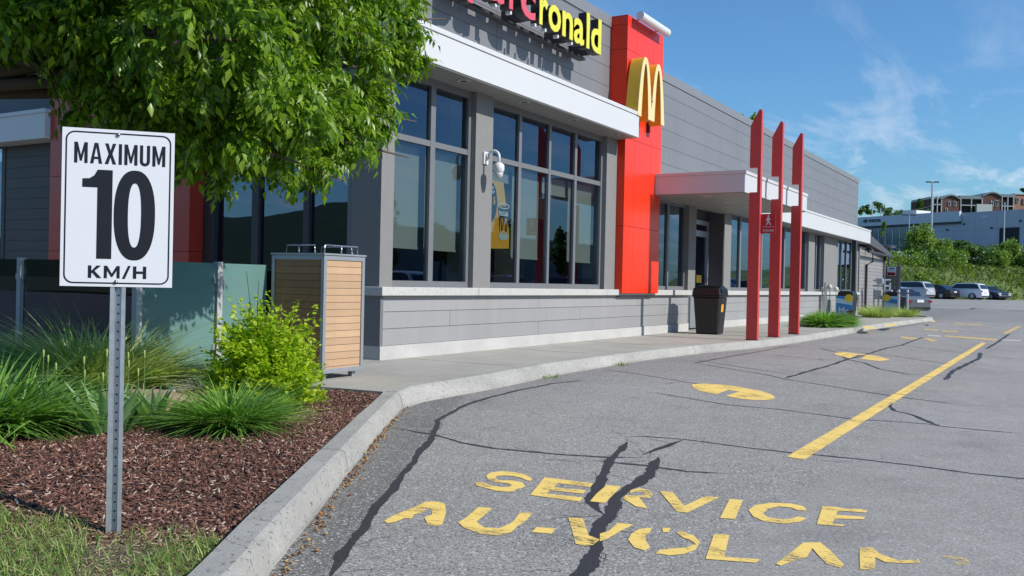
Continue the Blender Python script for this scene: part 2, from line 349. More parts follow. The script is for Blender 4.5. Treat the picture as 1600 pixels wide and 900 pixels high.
def scatter(TV, TF, mats3, pos):
    """instances of template TV (m,3), TF (k,j) with (n,3,3) matrices and (n,3) positions"""
    n, mv = len(pos), len(TV)
    V = np.einsum('nij,mj->nmi', mats3, TV)+pos[:, None, :]
    F = (TF[None, :, :]+(np.arange(n)*mv)[:, None, None]).reshape(-1, TF.shape[1])
    return V.reshape(-1, 3), F
def rots(yaw, pitch, roll, sc_):
    """matrices: local +Y is the growth direction; pitch lifts it, yaw turns it about Z"""
    cy, sy = np.cos(yaw), np.sin(yaw); cp, sp = np.cos(pitch), np.sin(pitch); cr_, sr = np.cos(roll), np.sin(roll)
    z = np.zeros_like(cy); o = np.ones_like(cy)
    Rz = np.stack([np.stack([cy, -sy, z], -1), np.stack([sy, cy, z], -1), np.stack([z, z, o], -1)], -2)
    Rx = np.stack([np.stack([o, z, z], -1), np.stack([z, cp, -sp], -1), np.stack([z, sp, cp], -1)], -2)
    Ry = np.stack([np.stack([cr_, z, sr], -1), np.stack([z, o, z], -1), np.stack([-sr, z, cr_], -1)], -2)
    return (Rz@Rx@Ry)*np.asarray(sc_)[:, None, None]
def copy_tree(o, parent=None):
    c = o.copy(); COL.objects.link(c); c.parent = parent
    for ch in list(o.children): copy_tree(ch, c)
    return c
SERVICE=[[(-2.914,5.197),(-2.883,5.13),(-2.915,5.127),(-2.975,5.172),(-3.046,5.189),(-3.106,5.173),(-3.133,5.125),(-3.104,5.056),(-3.051,5.026),(-2.99,5.071),(-2.911,5.063),(-2.839,4.984),(-2.824,4.913),(-2.841,4.875),(-2.821,4.81),(-2.852,4.775),(-2.923,4.765),(-3.013,4.792),(-3.09,4.819),(-3.146,4.888),(-3.145,4.936),(-3.088,4.911),(-2.999,4.866),(-2.935,4.869),(-2.904,4.905),(-2.921,4.956),(-2.972,4.984),(-3.046,4.962),(-3.132,5.013),(-3.2,5.103),(-3.223,5.202),(-3.186,5.282),(-3.112,5.3),(-3.028,5.289)],[(-2.867,5.278),(-2.532,5.303),(-2.5,5.194),(-2.711,5.17),(-2.682,5.06),(-2.483,5.101),(-2.455,5.004),(-2.662,4.969),(-2.632,4.875),(-2.412,4.916),(-2.38,4.812),(-2.695,4.788)],[(-2.442,5.306),(-2.354,5.323),(-2.314,5.166),(-2.248,4.867),(-2.336,4.854),(-2.391,5.054)],[(-2.262,5.262),(-2.242,5.346),(-2.168,5.331),(-2.105,5.236),(-2.089,5.139),(-2.143,5.115),(-2.067,4.998),(-1.995,4.887),(-2.071,4.895),(-2.144,4.968),(-2.211,5.034),(-2.231,5.116),(-2.178,5.144),(-2.144,5.18),(-2.172,5.26),(-2.221,5.246),(-2.232,5.182)],[(-2.108,5.346),(-2.035,5.371),(-1.848,5.071),(-1.834,5.379),(-1.753,5.4),(-1.78,4.927),(-1.837,4.92)],[(-1.689,5.393),(-1.615,5.413),(-1.516,4.945),(-1.591,4.92)],[(-1.237,5.376),(-1.284,5.354),(-1.332,5.397),(-1.403,5.378),(-1.433,5.278),(-1.425,5.159),(-1.374,5.087),(-1.314,5.089),(-1.266,5.135),(-1.248,5.208),(-1.198,5.201),(-1.209,5.095),(-1.269,5.007),(-1.371,4.99),(-1.452,5.061),(-1.515,5.188),(-1.519,5.333),(-1.459,5.444),(-1.357,5.497),(-1.281,5.473)],[(-1.19,5.539),(-1.121,5.569),(-1.069,5.554),(-0.992,5.597),(-0.946,5.579),(-0.954,5.523),(-1.046,5.5),(-1.09,5.475),(-1.081,5.376),(-0.936,5.42),(-0.932,5.363),(-1.067,5.278),(-1.054,5.16),(-0.994,5.175),(-0.997,5.134),(-1.121,5.095)]]
AUVOLANT=[[(-3.015,3.824),(-3.051,3.963),(-3.06,4.106),(-3.088,4.297),(-3.037,4.334),(-2.974,4.315),(-2.855,4.154),(-2.728,3.939),(-2.741,3.899),(-2.78,3.889),(-2.891,4.006),(-2.892,4.078),(-2.945,4.149),(-2.987,4.185),(-2.963,4.076),(-2.968,4.023),(-2.928,3.947),(-2.964,3.93),(-2.957,3.843),(-2.97,3.798)],[(-2.781,4.36),(-2.707,4.387),(-2.616,4.087),(-2.526,4.017),(-2.455,4.045),(-2.456,4.156),(-2.474,4.234),(-2.538,4.402),(-2.469,4.422),(-2.423,4.271),(-2.397,4.131),(-2.366,4.023),(-2.388,3.936),(-2.475,3.904),(-2.61,3.957),(-2.69,4.025),(-2.705,4.116)],[(-2.31,4.179),(-2.218,4.214),(-2.186,4.109),(-2.282,4.082)],[(-2.268,4.45),(-2.196,4.479),(-2.021,4.193),(-1.942,4.155),(-1.928,4.05),(-1.958,4.018),(-2.006,4.02)],[(-1.989,4.254),(-1.974,4.324),(-2.003,4.501),(-1.92,4.517),(-1.925,4.339),(-1.917,4.18),(-1.929,4.128)],[(-1.818,4.516),(-1.793,4.433),(-1.783,4.343),(-1.744,4.259),(-1.687,4.174),(-1.685,4.106),(-1.751,4.129),(-1.828,4.236),(-1.859,4.347),(-1.862,4.452)],[(-1.774,4.547),(-1.735,4.566),(-1.714,4.489),(-1.736,4.462)],[(-1.676,4.496),(-1.673,4.55),(-1.588,4.5),(-1.519,4.399),(-1.492,4.258),(-1.514,4.158),(-1.56,4.103),(-1.626,4.09),(-1.633,4.159),(-1.577,4.234),(-1.541,4.276),(-1.527,4.357),(-1.578,4.413),(-1.613,4.425)],[(-1.51,4.578),(-1.442,4.616),(-1.342,4.228),(-1.189,4.284),(-1.195,4.217),(-1.403,4.143)],[(-1.094,4.689),(-1.026,4.746),(-0.952,4.625),(-0.847,4.419),(-0.853,4.366),(-0.917,4.39),(-0.967,4.481),(-1.033,4.613),(-1.02,4.445),(-1.063,4.33),(-1.085,4.241),(-1.112,4.254)],[(-0.844,4.76),(-0.789,4.799),(-0.743,4.704),(-0.649,4.639),(-0.573,4.714),(-0.558,4.661),(-0.625,4.602),(-0.698,4.576),(-0.751,4.632),(-0.717,4.429),(-0.774,4.389)],[(-0.483,4.855),(-0.395,4.894),(-0.364,4.797),(-0.381,4.723),(-0.423,4.734),(-0.422,4.819),(-0.479,4.814)]]
ARROW=[[(-4.037,11.241),(-4.095,11.44),(-3.992,11.611),(-3.824,11.651),(-3.623,11.611),(-3.378,11.408),(-3.156,11.254),(-2.971,10.989),(-2.856,10.732),(-2.817,10.511),(-2.876,10.377),(-2.985,10.308),(-3.142,10.316),(-3.355,10.477),(-3.353,10.75),(-3.36,10.997),(-3.52,11.111),(-3.506,10.85),(-3.484,10.544),(-3.599,10.628),(-3.79,10.795),(-3.912,10.986)]]
ARROW2=[[(-3.935,19.019),(-3.812,19.434),(-3.434,19.09),(-3.138,18.869),(-2.748,18.045),(-2.825,17.514),(-3.215,17.764),(-3.288,18.8),(-3.466,18.877),(-3.395,17.776),(-3.798,18.529)]]
ARROW3=[[(-3.938,27.485),(-3.387,26.852),(-3.384,25.879),(-3.774,26.463)],[(-3.287,26.806),(-3.168,27.118),(-2.805,25.799),(-2.898,25.319)]]
LINE=[[(-1.771,7.009),(-1.631,6.959),(-1.72,25.7),(-1.84,26.1)],[(-1.74,32.586),(-1.607,32.214),(-1.514,40.313),(-1.651,40.529)]]
DASH=[[(-4.104,33.797),(-3.65,33.5),(-3.571,32.603),(-4.001,32.891)],[(-3.479,32.973),(-2.984,32.666),(-2.924,31.821),(-3.405,32.105)],[(-3.893,41.02),(-3.408,40.453),(-3.339,39.489),(-3.799,40.041)],[(-3.336,40.562),(-2.845,40.402),(-2.79,39.448),(-3.256,39.44)],[(-3.006,29.311),(-1.634,28.475),(-1.591,27.389),(-2.934,28.461)]]
WHITE=[[(-3.442,29.151),(-3.068,28.946),(-3.02,28.354),(-3.386,28.546)],[(-1.507,28.293),(-1.053,28.265),(-1.042,27.805),(-1.478,27.76)]]
CURBYEL=[[(-5.215,29.192),(-5.271,30.022),(-4.969,29.545),(-4.749,28.509),(-4.774,27.783),(-5.009,28.144)],[(-4.907,30.962),(-5.088,32.588),(-4.907,33.49),(-4.719,31.949),(-4.67,30.63)],[(-4.459,38.112),(-4.336,38.312),(-4.128,37.116),(-4.172,36.68)]]
CRACKS=[[0.075,(-2.62,2.957),(-2.856,3.364),(-3.105,3.805),(-3.334,4.224),(-3.623,4.775),(-3.965,5.394),(-4.388,6.189),(-4.826,6.862),(-5.097,7.556),(-5.286,8.153),(-5.446,9.202),(-5.499,10.222),(-5.389,10.927)],[0.065,(-4.809,6.272),(-4.419,6.205),(-4.0,6.036),(-3.675,5.973),(-3.239,6.045),(-2.821,6.176),(-2.618,6.331)],[0.065,(-2.89,6.002),(-2.489,6.045),(-2.186,6.027),(-1.909,6.156)],[0.055,(-3.124,7.106),(-2.979,7.22),(-2.656,7.275),(-2.19,7.226),(-1.816,7.203),(-1.316,7.261),(-0.917,7.232),(-0.542,7.179),(-0.233,7.2),(0.063,7.221)],[0.06,(-2.656,7.275),(-2.667,6.964),(-2.681,6.604),(-2.66,6.393)],[0.1,(-3.009,6.884),(-2.843,6.381),(-2.748,5.963),(-2.545,5.48),(-2.367,4.909),(-2.139,4.632)],[0.115,(-2.556,6.409),(-2.373,5.887),(-2.315,5.461),(-2.261,5.088),(-2.146,4.714),(-2.061,4.425),(-1.901,4.01),(-1.767,3.6),(-1.684,3.359)],[0.045,(-5.88,12.509),(-5.134,12.184),(-4.396,11.728),(-3.923,11.445),(-3.513,11.248),(-3.006,10.843),(-2.795,10.712)],[0.045,(-4.154,10.251),(-3.758,10.036),(-3.061,9.701),(-2.522,9.702),(-1.719,9.44),(-1.448,9.554),(-1.101,9.577),(-1.005,9.505),(-0.653,9.499),(-0.316,9.494)],[0.038,(-5.456,15.296),(-4.624,14.608),(-3.853,14.039),(-3.403,13.682)],[0.045,(-5.143,14.575),(-3.682,13.421),(-3.35,13.017),(-2.589,12.444),(-1.925,11.945),(-1.427,11.656),(-1.097,11.496)],[0.09,(-3.359,13.123),(-3.366,14.367),(-3.342,16.028),(-3.387,17.396),(-3.347,18.869),(-3.37,21.577),(-3.271,22.868),(-3.379,27.551)],[0.038,(-4.822,17.541),(-3.893,17.073),(-3.497,17.285)],[0.06,(-4.507,20.32),(-3.98,19.351),(-3.36,17.424),(-2.992,16.882),(-2.588,15.823),(-1.978,15.014)],[0.1,(-1.474,14.509),(-1.547,16.093),(-1.502,17.67),(-1.433,19.784),(-1.551,21.701)],[0.09,(-1.552,23.297),(-1.521,26.202),(-1.534,32.308)],[0.06,(-1.734,11.546),(-1.644,10.826),(-1.529,10.403),(-1.34,10.197),(-1.182,9.876),(-1.005,9.505)],[0.03,(-5.316,23.945),(-3.236,22.907),(-1.577,20.951),(-0.802,20.021)],[0.08,(-5.597,27.582),(-4.989,33.796),(-4.921,40.59)],[0.06,(-5.215,14.504),(-5.216,16.105),(-5.19,17.595),(-5.175,20.421)],[0.03,(-4.248,20.334),(-2.794,19.012),(-1.552,17.456)],[0.03,(-1.909,20.149),(-0.679,19.558)]]
# ================================================================ MATERIAL LIBRARY
m_asph = asphalt()
m_walk = concrete('walk_concrete', (.37, .35, .30), .25, .28)
m_curb = concrete('curb_concrete', (.365, .35, .315), .8, .38, .8)
m_found = concrete('foundation_concrete', (.46, .445, .42), .18, .3)
m_sill = concrete('sill_stone', (.47, .46, .43), .45, .15)
m_stucco = mat('stucco_grey', (.215, .205, .195), .85, var=.08, scale=3, bump=.5, bscale=160)
m_pier = mat('pier_stucco', (.26, .253, .243), .88, var=.10, scale=5, bump=.6, bscale=140)
m_frame = mat('window_frame_grey', (.19, .19, .195), .42, var=.05)
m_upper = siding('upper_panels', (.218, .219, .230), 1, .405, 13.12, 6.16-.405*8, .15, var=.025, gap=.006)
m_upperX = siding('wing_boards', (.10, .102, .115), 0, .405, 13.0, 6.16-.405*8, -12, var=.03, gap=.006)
m_wains = siding('wainscot_boards', (.375, .366, .360), 1, .235, 4.4, .335, 7.35, off=.37, var=.05, gap=.005)
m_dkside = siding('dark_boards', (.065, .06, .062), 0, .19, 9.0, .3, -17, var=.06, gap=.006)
m_white = mat('white_metal', (.80, .80, .795), .38, var=.03, scale=2)
m_whitef = mat('white_fascia', (.71, .70, .685), .35, var=.03, scale=1.2)
m_soff = mat('soffit_grey', (.34, .33, .30), .55, var=.05)
m_red = mat('red_panel', (.98, .045, .011), .3, var=.06, scale=1.5, coat=.08, spec=.35, dirt=.14)
m_redd = mat('red_column_paint', (.70, .062, .055), .38, var=.08, scale=3, dirt=.22)
m_rback = mat('dark_joint', (.03, .005, .005), .8)
m_dark = mat('dark_trim', (.045, .045, .05), .5)
m_black = mat('black_plastic', (.012, .012, .014), .42, var=.2, scale=12, bump=.15, bscale=200)
m_int = mat('interior_dark', (.018, .017, .018), .9)
m_blind = mat('roller_blind', (.33, .355, .315), .8, var=.03, scale=1)
m_glass = glass('window_glass', (.55, .60, .58), 1.45, .055)
m_glassw = glass('wing_glass', (.3, .34, .36), 1.9, .10)
m_glassf = glass('fence_glass_clear', (.20, .25, .25), 1.1, .03, .01)
m_alu = mat('brushed_aluminium', (.50, .51, .53), .38, .55, var=.06)
m_galv = mat('galvanized_steel', (.62, .65, .68), .42, .65, var=.22, scale=26, dirt=.25)
m_steel = mat('steel_tube', (.6, .6, .62), .28, .9)
m_yel = mat('arch_side_yellow', (.86, .50, .03), .35, coat=.3)
m_cream = mat('arch_face_cream', (.93, .72, .32), .4)
m_lyel = mat('letter_yellow', (.85, .78, .06), .35)
m_lred = mat('letter_red', (.78, .10, .13), .35)
m_ldark = mat('letter_return_black', (.012, .012, .014), .4)
m_sw = mat('sign_white', (.88, .885, .90), .42, var=.02, scale=3)
m_sb = mat('sign_black', (.012, .011, .016), .4)
m_tar = mat('tar_sealant', (.046, .045, .046), .55, var=.55, scale=30, bump=.9, bscale=120, dirt=.3)
m_lamp = mat('downlight_ring', (.6, .6, .58), .4)
m_wood = siding('cedar_slats', (.62, .40, .235), 1, .078, 9.0, .285, 7, var=.10, gap=.0035, grain=.12, jdark=.35)
m_woodX = siding('cedar_slats_shaded', (.42, .20, .08), 0, .078, 9.0, .285, -9, var=.10, gap=.0035, grain=.12, jdark=.35)  # same cedar, the shade of this side put into a darker colour
m_fwood = siding('weathered_fence_boards', (.26, .24, .21), 2, 9, 9, 0, 0, var=.1)
m_rubber = mat('tyre_rubber', (.015, .015, .016), .8)
m_carglass = mat('car_glass', (.012, .014, .018), .06, var=.0, spec=.8)
m_chrome = mat('chrome', (.7, .7, .72), .15, 1.0)
m_tail = mat('tail_light_red', (.35, .01, .012), .2, coat=.5)
m_head = mat('headlight_clear', (.75, .78, .8), .15, coat=.5)
m_plate = mat('plate_white', (.75, .76, .78), .5)
m_bark = mat('bark', (.11, .085, .06), .9, var=.3, scale=14, bump=.8, bscale=30)
m_mulch = mat('mulch_ground', (.075, .038, .027), .95, var=.45, scale=30, bump=1, bscale=60)
m_soil = mat('lawn_soil', (.16, .12, .075), .95, var=.4, scale=9, bump=1, bscale=50)
m_yp = worn_paint('yellow_road_paint', (.88, .61, .16), .47)
m_ypf = worn_paint('yellow_road_paint_fading', (.88, .61, .16), .465, (-.95, -.30, .16))
m_ypo = worn_paint('old_yellow_paint', (.62, .43, .16), .50)
m_wp = worn_paint('old_white_paint', (.6, .58, .52), .47)
# ================================================================ GROUND
def smooth(a, b, x):
    t = max(0, min(1, (x-a)/(b-a))); return t*t*(3-2*t)
BL_P = Vector((-12.3, 103.2)); BL_T = Vector((.62, .785)); BL_N = Vector((-.785, .62))   # foot of the bank
def bank_off(x, y): return (Vector((x, y))-BL_P).dot(BL_N)
def lot_z(x, y): return .5*smooth(55, 96, y)
struct('ground', MB().quad((-1500, -1500, -.35), (1500, -1500, -.35), (1500, 2500, -.35), (-1500, 2500, -.35)), mat('dry_ground', (.10, .12, .05), .95, var=.3, scale=.2))
mb = MB(); xs = [-60, -30, -18, -9, 0, 9, 20, 40, 70]; ys = [-40, -20, -8, 0, 8, 20, 40, 55, 60, 66, 72, 78, 84, 90, 96, 104, 115, 125]
for y in ys:
    for x in xs: mb.v.append((x, y, lot_z(x, y)))
for j in range(len(ys)-1):
    for i in range(len(xs)-1):
        a = j*len(xs)+i; mb.f.append((a, a+1, a+1+len(xs), a+len(xs)))
struct('parking_lot', mb, m_asph)
# bank of rough grass up to the dealership lot, then the hill behind it
mg, t, b = newmat('bank_grass')
g_ = N(t, 'ShaderNodeNewGeometry'); n_ = N(t, 'ShaderNodeTexNoise', i_Scale=.45, i_Detail=8.0, i_Roughness=.7); LK(t, g_.outputs['Position'], n_.inputs['Vector'])
n2_ = N(t, 'ShaderNodeTexNoise', i_Scale=3.0, i_Detail=4.0); LK(t, g_.outputs['Position'], n2_.inputs['Vector'])
r_ = N(t, 'ShaderNodeValToRGB'); r_.color_ramp.elements[0].position = .38; r_.color_ramp.elements[1].position = .66
r_.color_ramp.elements[0].color = (.055, .11, .02, 1); r_.color_ramp.elements[1].color = (.17, .19, .055, 1); LK(t, n_.outputs[0], r_.inputs[0])
LK(t, mixc(t, 1.0, r_.outputs[0], mth(t, 'MULTIPLY_ADD', n2_.outputs[0], 1.0, .5), 'MULTIPLY'), b.inputs['Base Color']); b.inputs['Roughness'].default_value = .95
m_bank = mg
offs = [(-1, .25), (0, .5), (2, .9), (5, 2.2), (9, 3.7), (12, 4.5), (15, 4.9), (19, 5.1)]
mb = MB(); ts = list(range(-60, 131, 5))
for tt in ts:
    for i, (o_, z) in enumerate(offs):
        p = BL_P+BL_T*tt+BL_N*o_; w = .35*math.sin(tt*.31+i*1.3)*(i > 1 and i < 6)
        mb.v.append((p.x, p.y, z+w))
k = len(offs)
for j in range(len(ts)-1):
    for i in range(k-1): a = j*k+i; mb.f.append((a, a+k, a+k+1, a+1))
struct('grass_bank', mb, m_bank)
def strip(o0, z0, o1, z1, name, m, t0=-120, t1=180):
    a, b_, c, d = (BL_P+BL_T*t0+BL_N*o0, BL_P+BL_T*t1+BL_N*o0, BL_P+BL_T*t1+BL_N*o1, BL_P+BL_T*t0+BL_N*o1)
    return struct(name, MB().quad((*a, z0), (*b_, z0), (*c, z1), (*d, z1)), m)
strip(19, 5.1, 75, 5.3, 'dealership_lot', mat('upper_asphalt', (.14, .14, .14), .9))
strip(75, 5.3, 260, 33, 'hillside', m_bank, -300, 300)
strip(260, 33, 900, 36, 'hilltop', m_bank, -600, 600)
# ---- kerb: inner top, arris, foot
IN = [(-1.35, .02), (-2.75, 2.34), (-3.25, 3.13), (-3.96, 4.30), (-4.9, 5.84), (-5.76, 7.27), (-5.97, 7.9), (-6.06, 9.4), (-6.24, 11.4), (-6.22, 14.4), (-6.03, 17), (-5.68, 19.2), (-5.52, 21.8), (-5.48, 25.6), (-5.5, 30), (-5.42, 35), (-5.2, 40), (-5.12, 43.4), (-5.5, 45.3), (-6.5, 46.3), (-9, 46.9), (-14, 46.9)]
AR = [(-1.22, .06), (-2.62, 2.42), (-3.12, 3.22), (-3.83, 4.38), (-4.76, 5.90), (-5.60, 7.30), (-5.81, 7.8), (-5.92, 9.4), (-6.11, 11.4), (-6.09, 14.4), (-5.90, 17), (-5.55, 19.2), (-5.39, 21.8), (-5.35, 25.6), (-5.37, 30), (-5.29, 35), (-5.07, 40), (-4.98, 43.5), (-5.4, 45.5), (-6.5, 46.5), (-9, 47.1), (-14, 47.1)]
FT = [(p[0]+.045, p[1]-.02 if i < 5 else p[1]) for i, p in enumerate(AR)]
FT[5] = (-5.54, 7.28); FT[6] = (-5.68, 7.8); FT[7] = (-5.76, 9.4); FT[8] = (-5.97, 11.4)
def dens(P, n=6):
    out = []
    for i in range(len(P)-1):
        for k_ in range(n): s_ = k_/n; out.append((P[i][0]*(1-s_)+P[i+1][0]*s_, P[i][1]*(1-s_)+P[i+1][1]*s_))
    return out+[P[-1]]
rk = random.Random(3)
I2, A2, F2 = dens(IN), dens(AR), dens(FT); mb = MB()
for p, a, f_ in zip(I2, A2, F2):
    j = lambda s_: rk.uniform(-s_, s_)
    bx, by = (a[0]-p[0])*.10, (a[1]-p[1])*.10
    mb.v += [(p[0], p[1], -.05), (p[0]+j(.002), p[1], .150), (a[0]-bx*2+j(.004), a[1]-by*2+j(.004), .150), (a[0]+j(.004), a[1]+j(.004), .134), (f_[0]+j(.006), f_[1]+j(.006), .03), (f_[0]+.004, f_[1], -.03)]
for i in range(len(I2)-1):
    for k_ in range(5): a = i*6+k_; mb.f.append((a, a+6, a+7, a+1))
struct('kerb', mb, m_curb)
mb = MB(); acc = 0
for i in range(6, len(A2)-1):            # contraction joints of the kerb, standing a hair proud
    acc += math.hypot(A2[i][0]-A2[i-1][0], A2[i][1]-A2[i-1][1])
    if acc > 2.9:
        acc = 0; p, a, f_ = Vector(I2[i]), Vector(A2[i]), Vector(F2[i]); d = (Vector(A2[i+1])-a).normalized()*.004; e = (a-p).normalized()*.004
        L_ = [(p.x, p.y, .1525), (a.x-(a.x-p.x)*.2, a.y-(a.y-p.y)*.2, .1525), (a.x+e.x, a.y+e.y, .136), (f_.x+e.x*1.6, f_.y+e.y*1.6, .02)]
        b0 = len(mb.v)
        for q in L_: mb.v += [(q[0]-d.x, q[1]-d.y, q[2]), (q[0]+d.x, q[1]+d.y, q[2])]
        for k_ in range(3): mb.f.append((b0+2*k_, b0+2*k_+1, b0+2*k_+3, b0+2*k_+2))
struct('kerb_joint', mb, mat('kerb_joint_dark', (.12, .11, .10), .95, var=.3, scale=20))
# ---- concrete walk in front of the restaurant and under the terrace
pts = [(-8.3, 7.0)]+[(-6.85, 7.12), (-6.35, 7.22), (-5.79, 7.28)]+IN[6:18]+[(-5.6, 43.6), (-8.3, 43.6)]
mb = MB(); mb.prism([(p[0]+.002, p[1]) for p in pts], 2, -.02, .146); struct('pavement', mb, m_walk)
struct('terrace_floor', MB().box(-17, -7.82, 5.98, 10.2, -.02, .142), m_walk)
struct('side_paving', MB().box(-14, -5.9, 43.62, 46.4, -.02, .12), mat('planting_soil', (.13, .11, .09), .95, var=.3, scale=5))
mb = MB()
for y in (10.6, 13.4, 16.2, 19.0, 21.8, 24.6, 27.4, 30.2, 33.0): mb.box(-8.0, -5.62 if y > 18 else -6.24, y, y+.008, .146, .1475)
struct('pavement_joint', mb, mat('joint_dark', (.10, .095, .085), .95))
# ---- planting bed and lawn
def bed_z(x, y):
    r1 = .075+.10*smooth(3.65, 4.7, -x)*(1-smooth(4.6, 6.4, y))
    r1 += .03*smooth(6.5, 7.0, y)
    return r1+.012*math.sin(x*3.1+1)*math.cos(y*2.7)
mb = MB(); n_ = 0; idx = {}
def inside(x, y): return .85*x+.53*y < -1.06 and y < 7.35
st = .1
def gv(i, j, dz=0):
    key = (i, j, dz)
    if key not in idx: x, y = -13+i*st, -1+j*st; idx[key] = len(mb.v); mb.v.append((x, y, bed_z(x, y)+dz))
    return idx[key]
for i in range(0, 125):
    for j in range(0, 84):
        x, y = -13+i*st, -1+j*st
        if .85*x+.53*y < -1.09 and y < 7.3 and not (x < -7.85 and y > 5.85):
            mb.f.append((gv(i, j), gv(i+1, j), gv(i+1, j+1), gv(i, j+1)))
struct('mulch_bed', mb, m_mulch)
def lawn_edge(x): return 2.66-.38*smooth(3.75, 4.5, -x)+.10*math.sin(x*5.3)+.07*math.sin(x*13+2)+.12*smooth(-3.4, -3.05, x)
mb = MB()
xs_ = [-13+.1*i for i in range(106)]
for i, x in enumerate(xs_):
    ye = min(lawn_edge(x), (-1.10-.85*x)/.53)
    for y in (-1.5, 1.2, ye-.35, ye): mb.v.append((x, max(-1.5, min(y, ye)), (bed_z(x, min(y, ye)) if y > -1 else .075)+.008))
for i in range(len(xs_)-1):
    for k_ in range(3): a = i*4+k_; mb.f.append((a, a+4, a+5, a+1))
struct('lawn', mb, m_soil)
# ================================================================ ROAD MARKINGS, SEALED CRACKS
def flat(name, loops, m, z=.004, label=None, cat=None, group=None):
    o = curve_mesh(name, loops, m, 0, None, lambda x, y, zz: (x, y, z)); tag(o, label, cat, group); return o
w1 = thing('painted_word', 'yellow painted word SERVICE on the asphalt, upper of the two words', 'road marking', (-2.0, 5.1, 0), 0, 'words painted in the lane')
for lp in SERVICE: curve_mesh('letter', [lp], m_yp, 0, w1, lambda x, y, z: (x, y, .0034))
w2 = thing('painted_word', 'yellow painted words AU-VOLANT on the asphalt, last letters nearly worn away', 'road marking', (-2.0, 4.2, 0), 0, 'words painted in the lane')
for lp in AUVOLANT: curve_mesh('letter', [lp], m_ypf, 0, w2, lambda x, y, z: (x, y, .0034))
G = 'arrows painted in the drive-through lane'
flat('painted_arrow', ARROW, m_yp, .0034, 'yellow painted arrow head nearest the camera, crossed by a tar line', 'road marking', G)
flat('painted_arrow', ARROW2, m_yp, .0034, 'yellow painted arrow head between two tar joints, second along the lane', 'road marking', G)
flat('painted_arrow', ARROW3, m_ypo, .0034, 'small faded yellow arrow head, third and farthest along the lane', 'road marking', G)
flat('lane_line', LINE[:1], m_yp, .0034, 'long yellow lane line running away beside the drive-through lane', 'road marking')
flat('lane_line', LINE[1:], m_ypo, .0034, 'short faded yellow line beyond the end of the long one', 'road marking')
for lp, lb in zip(DASH, ['yellow dash on the far asphalt, left of the near pair', 'yellow dash on the far asphalt, right of the near pair', 'yellow dash on the far asphalt, left of the farthest pair', 'yellow dash on the far asphalt, right of the farthest pair', 'long pale yellow stop bar across the far lane']):
    flat('painted_dash', [lp], m_ypo, .0034, lb, 'road marking', 'dashes painted across the far lane')
for lp, lb in zip(WHITE, ['short white bar left of the pale yellow stop bar', 'worn white bar right of the pale yellow stop bar']): flat('painted_dash', [lp], m_wp, .0034, lb, 'road marking', 'dashes painted across the far lane')
for lp, lb in zip(CURBYEL, ['yellow painted patch on the kerb by the large leafy clump', 'yellow painted patch on the kerb in front of the middle grass tuft', 'tiny yellow painted patch at the far kerb end']):
    flat('kerb_paint', [lp], m_yp, .1535, lb, 'road marking', 'yellow patches on the kerb')
mb = MB(); rk = random.Random(5)
def ribbon(mb, P, w, z):
    Q = []
    for i in range(len(P)-1):
        a, b_ = Vector(P[i]), Vector(P[i+1]); n = max(1, int((b_-a).length/.028))
        for k_ in range(n): Q.append(a.lerp(b_, k_/n))
    Q.append(Vector(P[-1])); L = len(Q); base = len(mb.v); ww = w
    for i, p in enumerate(Q):
        d = (Q[min(i+1, L-1)]-Q[max(i-1, 0)]).normalized(); nn = Vector((-d.y, d.x))
        ww = .8*ww+.2*w*rk.uniform(.25, 1.6); e = min(1, (min(i, L-1-i)+.3)/9)
        off = nn*(.13*w*math.sin(i*.21+w*90)+.06*w*math.sin(i*.61))
        l, r_ = p+off+nn*ww*e*.5*rk.uniform(.86, 1.14), p+off-nn*ww*e*.5*rk.uniform(.86, 1.14)
        mb.v += [(l.x, l.y, z), (r_.x, r_.y, z)]
    for i in range(L-1): a = base+2*i; mb.f.append((a, a+1, a+3, a+2))
for i, c in enumerate(CRACKS): ribbon(mb, c[1:], c[0]*.74, .0012+.00006*i)
rs_ = random.Random(9)
for c in CRACKS:                       # fine side cracks leaving the sealed ones
    for k_ in range(int(len(c)*1.3)):
        q = rs_.choice(c[1:]); P = [q]; a = rs_.uniform(0, 6.28)
        for s_ in range(rs_.randint(2, 5)): a += rs_.uniform(-.7, .7); P.append((P[-1][0]+.09*math.cos(a), P[-1][1]+.09*math.sin(a)))
        ribbon(mb, P, .009, .0009)
struct('tar_seam', mb, m_tar)
mb = MB()
for k_ in range(26):        # short unsealed hairline cracks
    x, y = rk.uniform(-5, 3), rk.uniform(6, 60); P = [(x, y)]
    for s_ in range(5): x += rk.uniform(-.12, .25); y += rk.uniform(-.2, .2); P.append((x, y))
    ribbon(mb, P, .010, .0010)
for a, b_ in (((-15, 88), (12, 96)), ((-10, 74), (20, 84)), ((-6, 70), (4, 66)), ((-2, 80), (8, 75))):
    P = [(a[0]+(b_[0]-a[0])*s_/12+rk.uniform(-.6, .6), a[1]+(b_[1]-a[1])*s_/12+rk.uniform(-1.2, 1.2)) for s_ in range(13)]
    b0 = len(mb.v); ribbon(mb, P, .14, 0)
    for i in range(b0, len(mb.v)): v = mb.v[i]; mb.v[i] = (v[0], v[1], lot_z(v[0], v[1])+.03)
struct('hairline_cracks', mb, m_tar)
